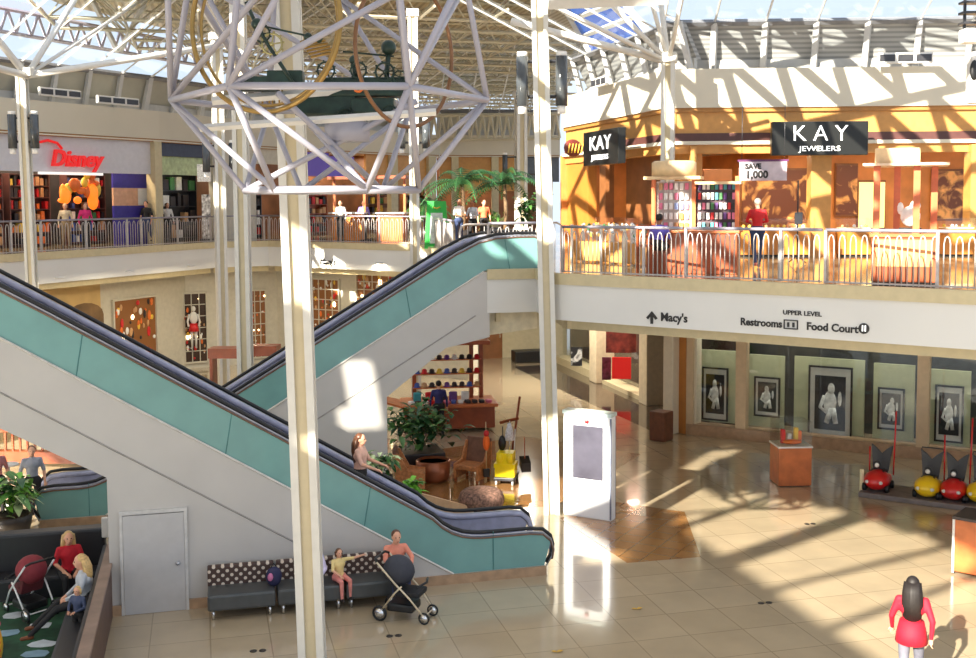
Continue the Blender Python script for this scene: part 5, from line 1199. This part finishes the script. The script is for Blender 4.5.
for c_ in range(12):
    ci=R.choice([4,0,4,5,3,7]); x=-1.15+c_*.21; m=MB(); m.box((0,0,.05),(.15,.2,.1),bev=.03); single(m,'folded_cloth','small folded %s item on the front of the kiosk counter, number %d from the left'%(NMS[ci],c_+1),'clothing',loc=tuple(q+Matrix.Rotation(-.12,3,'Z')@V((x,-.6,.851))),rz=R.uniform(-.3,.3),group='folded items on the kiosk counter',mat=PAL[ci])
for c_,mt in enumerate((PAL[10],PAL[0],PAL[5],PAL[8],PAL[4])):
    m=MB(); m.box((0,0,.15),(.24,.12,.3),bev=.04); single(m,'handbag',['teal','red','black','purple','white'][c_]+' handbag on the kiosk counter','bag',loc=tuple(q+Matrix.Rotation(-.12,3,'Z')@V((-.95+c_*.36,-.25,.851))),mat=mt)
# ------------------------------------------------------------------ cleaning cart
q=atz(509,484,0); t=thing('cleaning_cart','bright yellow janitor cart with mops and black bin parked on the hall floor','cart',(q.x,q.y+.2,0),-.45)
YL=M('cart yellow',(244,220,20),.4,noise=.03)
m=MB(); m.box((0,0,.16),(.50,.80,.08),bev=.02); m.make('deck',t,DGRY)
m=MB(); m.prism([(-.24,-.30,.2),(.24,-.30,.2),(.24,.1,.2),(-.24,.1,.2)],(0,-.02,.25)); m.prism([(-.26,-.33,.42),(.26,-.33,.42),(.26,.12,.42),(-.26,.12,.42)],(0,0,.1)); m.make('bucket',t,YL)
m=MB(); m.prism([(-.20,-.3,.52),(.20,-.3,.52),(.20,.1,.52),(-.20,.1,.52)],(0,.0,.26)); m.ell((-.12,-.3,.66),(.09,.06,.12),8,6).ell((.12,-.3,.66),(.09,.06,.12),8,6); m.make('wringer',t,YL)
m=MB(); m.box((0,-.31,.47),(.3,.03,.05)); m.make('red_band',t,PAL[1])
for sx in(-1,1):
    for sy in(-1,1): m=MB(); m.tube([(sx*.2-.02,sy*.32,.06),(sx*.2+.02,sy*.32,.06)],.06,10); m.make('caster',t,BLACK if sy>0 else WHITE)
for k,(x,tp,mt) in enumerate([(-.1,1.35,BLACK),(.05,1.5,CHROME),(.16,1.3,WHITE)]):
    m=MB(); m.tube([(x,.05,.4),(x*1.2,.12,tp)],.014,6); m.make('mop_handle',t,mt)
m=MB(); m.lathe((.05,.1,1.02),[(.12,0),(.10,.2),(.04,.42)],10); m.make('mop_head',t,M('mop grey white',(206,206,214),.9,noise=.15,scale=20))
m=MB(); m.ell((-.12,.05,.95),(.10,.1,.2),8,6); m.make('black_cloth',t,BLACK)
t2=thing('dustpan','black long handled dustpan hooked at the right of the cleaning cart','dustpan',(q.x+.42,q.y+.05,0)); m=MB(); m.tube([(0,0,.35),(0,.03,1.1)],.012,6); m.make('pole',t2,REDW); m=MB(); m.prism([(-.12,-.12,.28),(.12,-.12,.28),(.12,.08,.42),(-.12,.08,.42)],(0,0,.22)); m.make('pan',t2,BLACK)
t2=thing('duster','orange and red duster hanging at the left of the cleaning cart','duster',(q.x-.5,q.y+.25,0)); m=MB(); m.tube([(0,0,.3),(0,.05,1.5)],.012,6); m.make('handle',t2,M('pole beige',(206,180,140),.5)); m=MB(); m.ell((0,0,1.0),(.09,.09,.2),10,7); m.make('brush',t2,M('duster orange',(240,110,40),.8)); m=MB(); m.ell((0,0,1.22),(.07,.07,.09),10,7); m.make('tuft',t2,PAL[0]); m=MB(); m.box((0,0,.25),(.16,.1,.2),bev=.02); m.make('foot',t2,BLACK)
q3=atz(503,447,0); t2=thing('broom','leaning brown pole with a cross piece behind the cleaning cart','broom',(q3.x+.1,q3.y-.6,0)); m=MB(); m.tube([(0,0,.02),(.25,.1,1.5)],.035,6); m.make('pole',t2,REDW); m=MB(); m.bar((-.35,0,.82),(.2,.06,.9),.06); m.make('cross_piece',t2,REDW)
# ------------------------------------------------------------------ directory
q=(V(atz(563,515,0))+V(atz(611,522,0)))/2; a_=atz(563,515,0); b_=atz(611,522,0); rz=rzof(a_,b_); wd=(b_-a_).length
nn=V((-math.sin(rz),math.cos(rz),0)); q=q+nn*.14
t=thing('directory_sign','tall white mall directory pillar with a grey screen beside the railing column','directory',tuple(q),rz)
m=MB(); m.box((0,0,1.13),(wd,.24,2.26),bev=.03); m.make('pillar_body',t,M('directory white',(240,242,246),.3,noise=.0))
m=MB(); m.box((wd/2-.02,0,1.13),(.03,.27,2.2)); m.make('side_trim',t,M('directory steel',(120,126,150),.3,metal=.4))
m=MB(); m.box((.02,-.13,1.45),(wd*.62,.04,1.16),bev=.01); m.make('screen',t,M('screen grey',(78,76,88),.15,noise=.12,scale=1.5,coat=.4))
m=MB(); m.box((0,0,2.30),(wd*1.02,.3,.08)); m.make('cap',t,M('cap glass',(200,214,210),.2))
m=MB(); m.cyl((-.0,-.15,2.10),.045,.06,10); m.make('red_emblem',t,RED)
# display kiosk with glass box
q=atz(794,487,0); t=thing('glass_topped_kiosk','orange wood pedestal with a glass display box before the shop window','kiosk',(q.x+.1,q.y+.35,0),-.2)
m=MB(); m.box((0,0,.48),(.80,.70,.92),bev=.015); m.make('pedestal',t,ORW); m=MB(); m.box((0,0,.03),(.72,.62,.06)); m.make('plinth',t,BLACK)
m=MB(); m.box((0,0,.96),(.84,.74,.04)); m.make('pedestal_top',t,WHITE); m=MB(); m.box((0,0,1.27),(.80,.70,.58)); m.make('glass_box',t,GLD)
for k,(x,mt,hh) in enumerate([(-.2,RED,.34),(-.05,WHITE,.24),(.12,PAL[2],.38),(.2,PAL[1],.3)]): m=MB(); m.box((x,0,.99+hh/2),(.10,.12,hh),bev=.02); m.make('displayed_box',t,mt)
m=MB(); m.ell((0,-.1,1.04),(.24,.14,.06),12,6); m.make('display_dish',t,PAL[1])
# car strollers on a grey platform
p0=atz(858,497,0); p1=atz(978,513,0); dd=(p1-p0).normalized(); rz=math.atan2(dd.y,dd.x); nn=V((-dd.y,dd.x,0)); Lp=(p1-p0).length+.8
c=p0+dd*Lp/2+nn*.55
single(MB().box((0,0,.06),(Lp,1.1,.12),bev=.02),'low_platform','low grey platform under the row of car shaped strollers','platform',loc=(c.x,c.y,0),rz=rz,mat=M('platform grey',(120,110,108),.6,noise=.08))
p=p0+dd*.02+nn*.25; single(MB().box((0,0,.3),(.07,.07,.6),bev=.01),'cream_post','short cream post at the left end of the grey platform','post',loc=(p.x,p.y,0),mat=M('post cream',(236,226,190),.5))
def carstroller(p,mt,label,handles=True):
    t=thing('car_stroller',label,'stroller',(p.x,p.y,.12),rz)
    m=MB(); m.ell((0,-.12,.25),(.29,.42,.23),16,10); m.box((0,.1,.2),(.48,.62,.26),bev=.1); m.make('car_body',t,mt)
    for sx in(-1,1):
        for sy in(-1,1): m=MB(); m.tube([(sx*.25-.04,sy*.26,.09),(sx*.25+.04,sy*.26,.09)],.09,12); m.make('wheel',t,BLACK)
        m=MB(); m.ell((sx*.15,-.47,.26),(.05,.04,.04),8,6); m.make('headlight',t,WHITE)
    m=MB(); m.box((0,-.02,.44),(.30,.25,.04),bev=.01).prism([(-.17,.22,.36),(.17,.22,.36),(.24,.34,.98),(.12,.33,.90),(0,.31,.78),(-.12,.33,.90),(-.24,.34,.98)],(0,.05,0)); m.make('seat',t,M('stroller black',(40,36,36),.4))
    m=MB(); m.tube([V((0,-.13,.62))+V((.07*math.cos(k*PI/6),-.02,.07*math.sin(k*PI/6))) for k in range(12)],.02,5,closed=True); m.make('steering_wheel',t,BLACK)
    m=MB(); m.ell((0,-.18,.60),(.055,.02,.055),10,6); m.make('white_emblem',t,WHITE)
    if handles:
        for sx,hh in ((-1,1.35 if handles==2 else .9),(1,1.8)): m=MB(); m.tube([(sx*.27,.32,.3),(sx*.29,.4,hh)],.018,6); m.make('push_pole',t,RED)
    else:
        m=MB(); m.tube([(-.24,.36,.95),(-.23,.42,1.02),(.23,.42,1.02),(.24,.36,.95)],.016,6); m.make('push_bar',t,DGRY)
    return t
for px,py,mt,lb,hd_ in [(874,493,RED,'red car stroller standing alone at the left of the platform',1),(925,500,YEL,'yellow car stroller between the two red ones',0),(951,503,RED,'red car stroller with two tall poles between the yellow ones',2),(978,506,YEL,'yellow car stroller cut off by the right frame edge',0)]:
    p=atz(px,py,.12); p=p+nn*.42; carstroller(p,mt,lb,hd_)
# wooden stand at the right edge
q=atz(955,579,0); t=thing('wood_stand','orange wood stand with white trim at the right edge of the floor','stand',(13.8,16.8,-.0),-.95)
m=MB(); m.box((0,0,.55),(.95,.75,.98),bev=.02); m.make('stand_body',t,ORW); m=MB(); m.box((0,0,1.06),(1.0,.8,.05)); m.make('stand_top',t,M('stand top dark',(60,50,48),.4))
for sx,sy in ((-1,-1),(1,-1),(-1,1),(1,1)): m=MB(); m.box((sx*.475,sy*.375,.56),(.04,.04,1.04)); m.make('corner_trim',t,WHITE)
m=MB(); m.box((.1,0,1.14),(.4,.3,.1),bev=.02); m.make('black_tray',t,BLACK)
# wooden barrier at the far left of the ground floor
t=thing('wood_barrier','long reddish wood barrier with spindles at far left of the ground floor','railing',(-5.9,30.9,0),-.35)
m=MB(); m.box((1.6,0,.98),(3.6,.12,.08)); m.make('top_rail',t,REDW); m=MB(); m.box((1.6,0,.3),(3.6,.25,.30)); m.make('base_panel',t,REDW)
for k in range(18): m=MB(); m.box((-.1+k*.2,0,.7),(.05,.05,.52)); m.make('spindle',t,REDW)
q=atz(20,500,0); t=thing('pedestal_table','small white pedestal beside the person in the grey shirt','table',(-4.35,26.6,0)); m=MB(); m.cyl((0,0,0),.2,.04,14); m.make('base',t,WHITE); m=MB(); m.cyl((0,0,.04),.03,.9,8); m.make('pole',t,WHITE); m=MB(); m.cyl((0,0,.94),.22,.04,14); m.make('table_top',t,WHITE)
# cherry shelving at the left ground level behind the escalators
for k,(px,dp,lb) in enumerate([(228,33,'cherry wood open cabinet behind the handrails left of the rear column'),(262,33.5,'cherry wood open cabinet behind the handrails right of the rear column')]):
    q=atd(px,360,dp); q.z=0; t=thing('kiosk_cabinet',lb,'cabinet',tuple(q),-.3)
    for sx in(-1,1): m=MB(); m.box((sx*.45,0,1.2),(.09,.5,2.4)); m.make('post',t,REDW)
    m=MB(); m.box((0,0,2.35),(1.05,.6,.3)); m.make('header',t,REDW); m=MB(); m.box((0,0,.5),(.9,.5,1.0)); m.make('cabinet_body',t,BRN)
# floor plates and leaves
for k,(px,py) in enumerate([(258,651),(394,636),(810,524),(765,603)]):
    q=atz(px,py,0); t=thing('floor_socket',['dark floor socket plate near the foot of the nearest column','dark floor socket plate in front of the stroller','dark floor socket plate in the sunlit patch','dark floor socket plate at the shadow edge of the sunlit patch'][k],'floor plate',(q.x,q.y,0),-.1)
    for s in(-1,1): m=MB(); m.cyl((s*.07,0,0),.055,.008,12); m.make('plate',t,M('socket dark',(50,42,36),.5))
for k,(px,py) in enumerate([(637,610),(557,653)]):
    q=atz(px,py,0); m=MB(); leaf(m,(0,0,.01),.4,.05,.12,.07,.02); leaf(m,(0,0,.01),2.4,.05,.10,.06,.02)
    single(m,'fallen_leaf',['small yellow leaf on the shaded floor right of the reflection','small yellow leaf at the bottom middle of the floor'][k],'leaf',loc=(q.x,q.y,0),mat=M('leaf yellow',(206,160,50),.6))
# ------------------------------------------------------------------ hanging clock sculpture
LAV=M('frame lavender white',(158,156,168),.4,noise=.02)
Cc=atd(332,188,12.6); Cc=V((Cc.x,Cc.y,0)); t=thing('kinetic_clock_sculpture','giant white tube cage with gilt rings and dark clockwork hanging before the nearest column','sculpture',(Cc.x,Cc.y,7.02))
def ring(n,r,z,ph): return [V((r*math.cos(ph+2*PI*k/n),r*math.sin(ph+2*PI*k/n),z)) for k in range(n)]
th0=-YAW
r1=ring(6,.99,0,th0); r2=ring(6,1.78,1.02,th0+math.radians(4)); r3=ring(6,1.84,2.5,th0+math.radians(34)); r4=ring(6,1.3,3.7,th0+math.radians(4))
def strut(a,b,r=.034):
    m=MB(); m.tube([a,b],r,8); m.make('cage_tube',t,LAV)
def strutu(a,b,r=.042): strut(a,b,r)
for k in range(6):
    j=(k+1)%6
    strut(r1[k],r1[j],.042); strut(r2[k],r2[j],.038); strut(r3[k],r3[j]); strut(r1[k],r2[k]); strut(r1[j],r2[k]); strut(r2[k],r3[k]); strut(r2[k],r3[j]); strut(r3[k],r4[k]); strut(r3[j],r4[k]); strut(r4[k],r4[j]); strut(r2[k],r4[k],.035)
for k in (0,2,4): strut(r1[k],r1[(k+2)%6],.03)
for k in (1,3,5): strut(r1[k],r2[(k+3)%6]*.55+V((0,0,.45)),.035)
for k in range(3): m=MB(); m.tube([r4[k*2],V((0,0,7.9))],.02,6); m.make('suspension_cable',t,DGRY)
GOLD=M('gilt ring',(156,126,70),.35,metal=.5); GOLD2=M('bronze ring',(130,92,62),.4,metal=.4)
def hoop(c,r,nrm,mt,rr=.035,nm='gilt_ring'):
    nrm=V(nrm).normalized(); u=nrm.orthogonal().normalized(); w_=nrm.cross(u); m=MB(); m.tube([V(c)+(u*math.cos(a*PI/24)+w_*math.sin(a*PI/24))*r for a in range(48)],rr,7,closed=True); m.make(nm,t,mt)
def loc_(px,py,dep): 
    p=atd(px,py,dep); return V((p.x-Cc.x,p.y-Cc.y,p.z-7.02))
h1=loc_(264,24,11.9); h2=loc_(406,52,12.6)
hoop(h1,.93,V((-.75,-1,0)),GOLD,.028); hoop(h1+V((.04,.06,0)),.86,V((-.75,-1,0)),GOLD,.018)
hoop(h2,.84,V((.9,-1.1,0)),GOLD2,.024)
DG=M('dark verdigris iron',(34,54,46),.4,metal=.3,noise=.2,scale=8)
def gear(c,r,n,nm='gear',mt=DG,nrm=(-.3,-1,0),th=.05):
    nrm=V(nrm).normalized(); u=nrm.orthogonal().normalized(); w_=nrm.cross(u); pts=[]
    for k in range(n*2): rr=r*(1 if k%2 else .86); a=k*PI/n; pts.append(V(c)+(u*math.cos(a)+w_*math.sin(a))*rr)
    m=MB(); m.tube([V(c)+(u*math.cos(a*PI/10)+w_*math.sin(a*PI/10))*r*.8 for a in range(20)],r*.1,5,closed=True)
    for k in range(n): a=k*2*PI/n; q_=u*math.cos(a)+w_*math.sin(a); m.bar(V(c)+q_*r*.8,V(c)+q_*r,r*.12)
    for k in range(5): a=k*2*PI/5; q_=u*math.cos(a)+w_*math.sin(a); m.bar(V(c),V(c)+q_*r*.8,r*.09)
    m.ell(V(c),r*.2,8,6); m.make(nm,t,mt)
gear(loc_(272,44,12.3),.14,10,mt=M('gear pale gilt',(170,160,110),.4,metal=.4)); gear(loc_(262,34,12.3),.11,9)
m=MB(); m.tube([loc_(246,2,12.3),loc_(256,24,12.3),loc_(270,48,12.3),loc_(282,66,12.3),loc_(296,88,12.3)],.022,6); m.ell(loc_(257,24,12.2),.065,10,7); m.make('clock_hand',t,DG)
m=MB(); m.tube([loc_(262,26,12.3),loc_(318,38,12.3)],.012,6); m.ell(loc_(308,37,12.3),.05,8,6).ell(loc_(319,39,12.3),.045,8,6); m.make('clock_hand',t,DG)
for k in range(6):
    m=MB(); a_=loc_(300+k*2.2,42+k*3,12.3); m.bar(a_,a_+r0*.26-V((0,0,-.05)),.02); m.make('gilt_bar',t,GOLD)
# machinery
m=MB(); c=loc_(365,88,12.9); Rm=Matrix.Rotation(-YAW,3,'Z')
m.box(c,(1.05,.35,.22),rz=-YAW,bev=.03); m.box(c+Rm@V((-.45,0,-.2)),(.7,.3,.25),rz=-YAW,bev=.03); m.box(c+Rm@V((.1,-.05,-.22)),(.5,.3,.18),rz=-YAW,bev=.03); m.make('machine_block',t,DG)
for x,z_,r_ in ((-.42,.18,.12),(-.05,.18,.11),(.25,.16,.13),(.42,.1,.09),(-.2,-.35,.12),(.3,-.3,.1)): gear(c+Rm@V((x,-.2,z_)),r_,9)
m=MB(); m.tube([c+Rm@V((.25,0,.1)),c+Rm@V((.28,0,.42))],.03,7).ell(c+Rm@V((.28,0,.46)),.09,10,7); m.make('governor',t,DG)
m=MB(); m.tube([c+Rm@V((-.1,0,.1)),c+Rm@V((-.12,0,.30))],.035,7).ell(c+Rm@V((-.12,0,.32)),.06,10,7); m.make('governor',t,DG)
m=MB(); m.tube([c+Rm@V((-.25,0,.42)),c+Rm@V((.34,0,.36))],.012,6); m.make('connecting_rod',t,DG)
hoop(c+Rm@V((-.05,-.24,-.02)),.045,(0,-1,0),PAL[1],.015,'orange_washer')
m=MB(); m.lathe(c+Rm@V((-.2,-.1,-.62)),[(.26,0),(.26,.2),(.16,.26),(.05,.30)],18); m.make('white_housing',t,LAV)
for k in range(5):
    m=MB(); a_=loc_(262+k*5+(k%2)*2,84,12.6); m.tube([a_,a_+V((0,0,-.22))],.012,5); m.make('gilt_pendulum',t,GOLD)
m=MB(); m.box(loc_(258,84,12.5),(.45,.2,.16),rz=-YAW,bev=.02); m.box(loc_(286,80,12.5),(.4,.2,.2),rz=-YAW,bev=.02); m.make('machine_block',t,DG)
m=MB(); m.bar(loc_(212,101,12.4),loc_(418,84,13.0),.07); m.make('cross_bar',t,WHITE)
m=MB(); m.bar(loc_(200,128,12.4),loc_(436,112,12.4),.06); m.make('cross_bar',t,WHITE)
# floodlight and speaker at upper right
p=atd(972,40,24); t=thing('floodlight','dark caged floodlight at the upper right corner','lamp',p,-YAW)
m=MB(); 
for k in range(4): m.box((0,0,.35+k*.22),(.5,.3,.05))
m.make('cooling_fins',t,DGRY); m=MB(); m.box((0,0,.08),(.45,.35,.3),bev=.03); m.make('housing',t,WHITE); m=MB(); m.box((-.15,.05,.9),(.05,.05,1.6)); m.make('bracket',t,DGRY)
p=atd(972,78,24); t=thing('wall_speaker','white rounded speaker housing below the caged floodlight','speaker',p,-YAW); m=MB(); m.box((.05,0,0),(.26,.3,1.1),bev=.05); m.make('housing',t,WHITE); m=MB(); m.ell((-.02,-.15,.15),(.1,.05,.22),10,7); m.make('speaker_cone',t,BLACK)
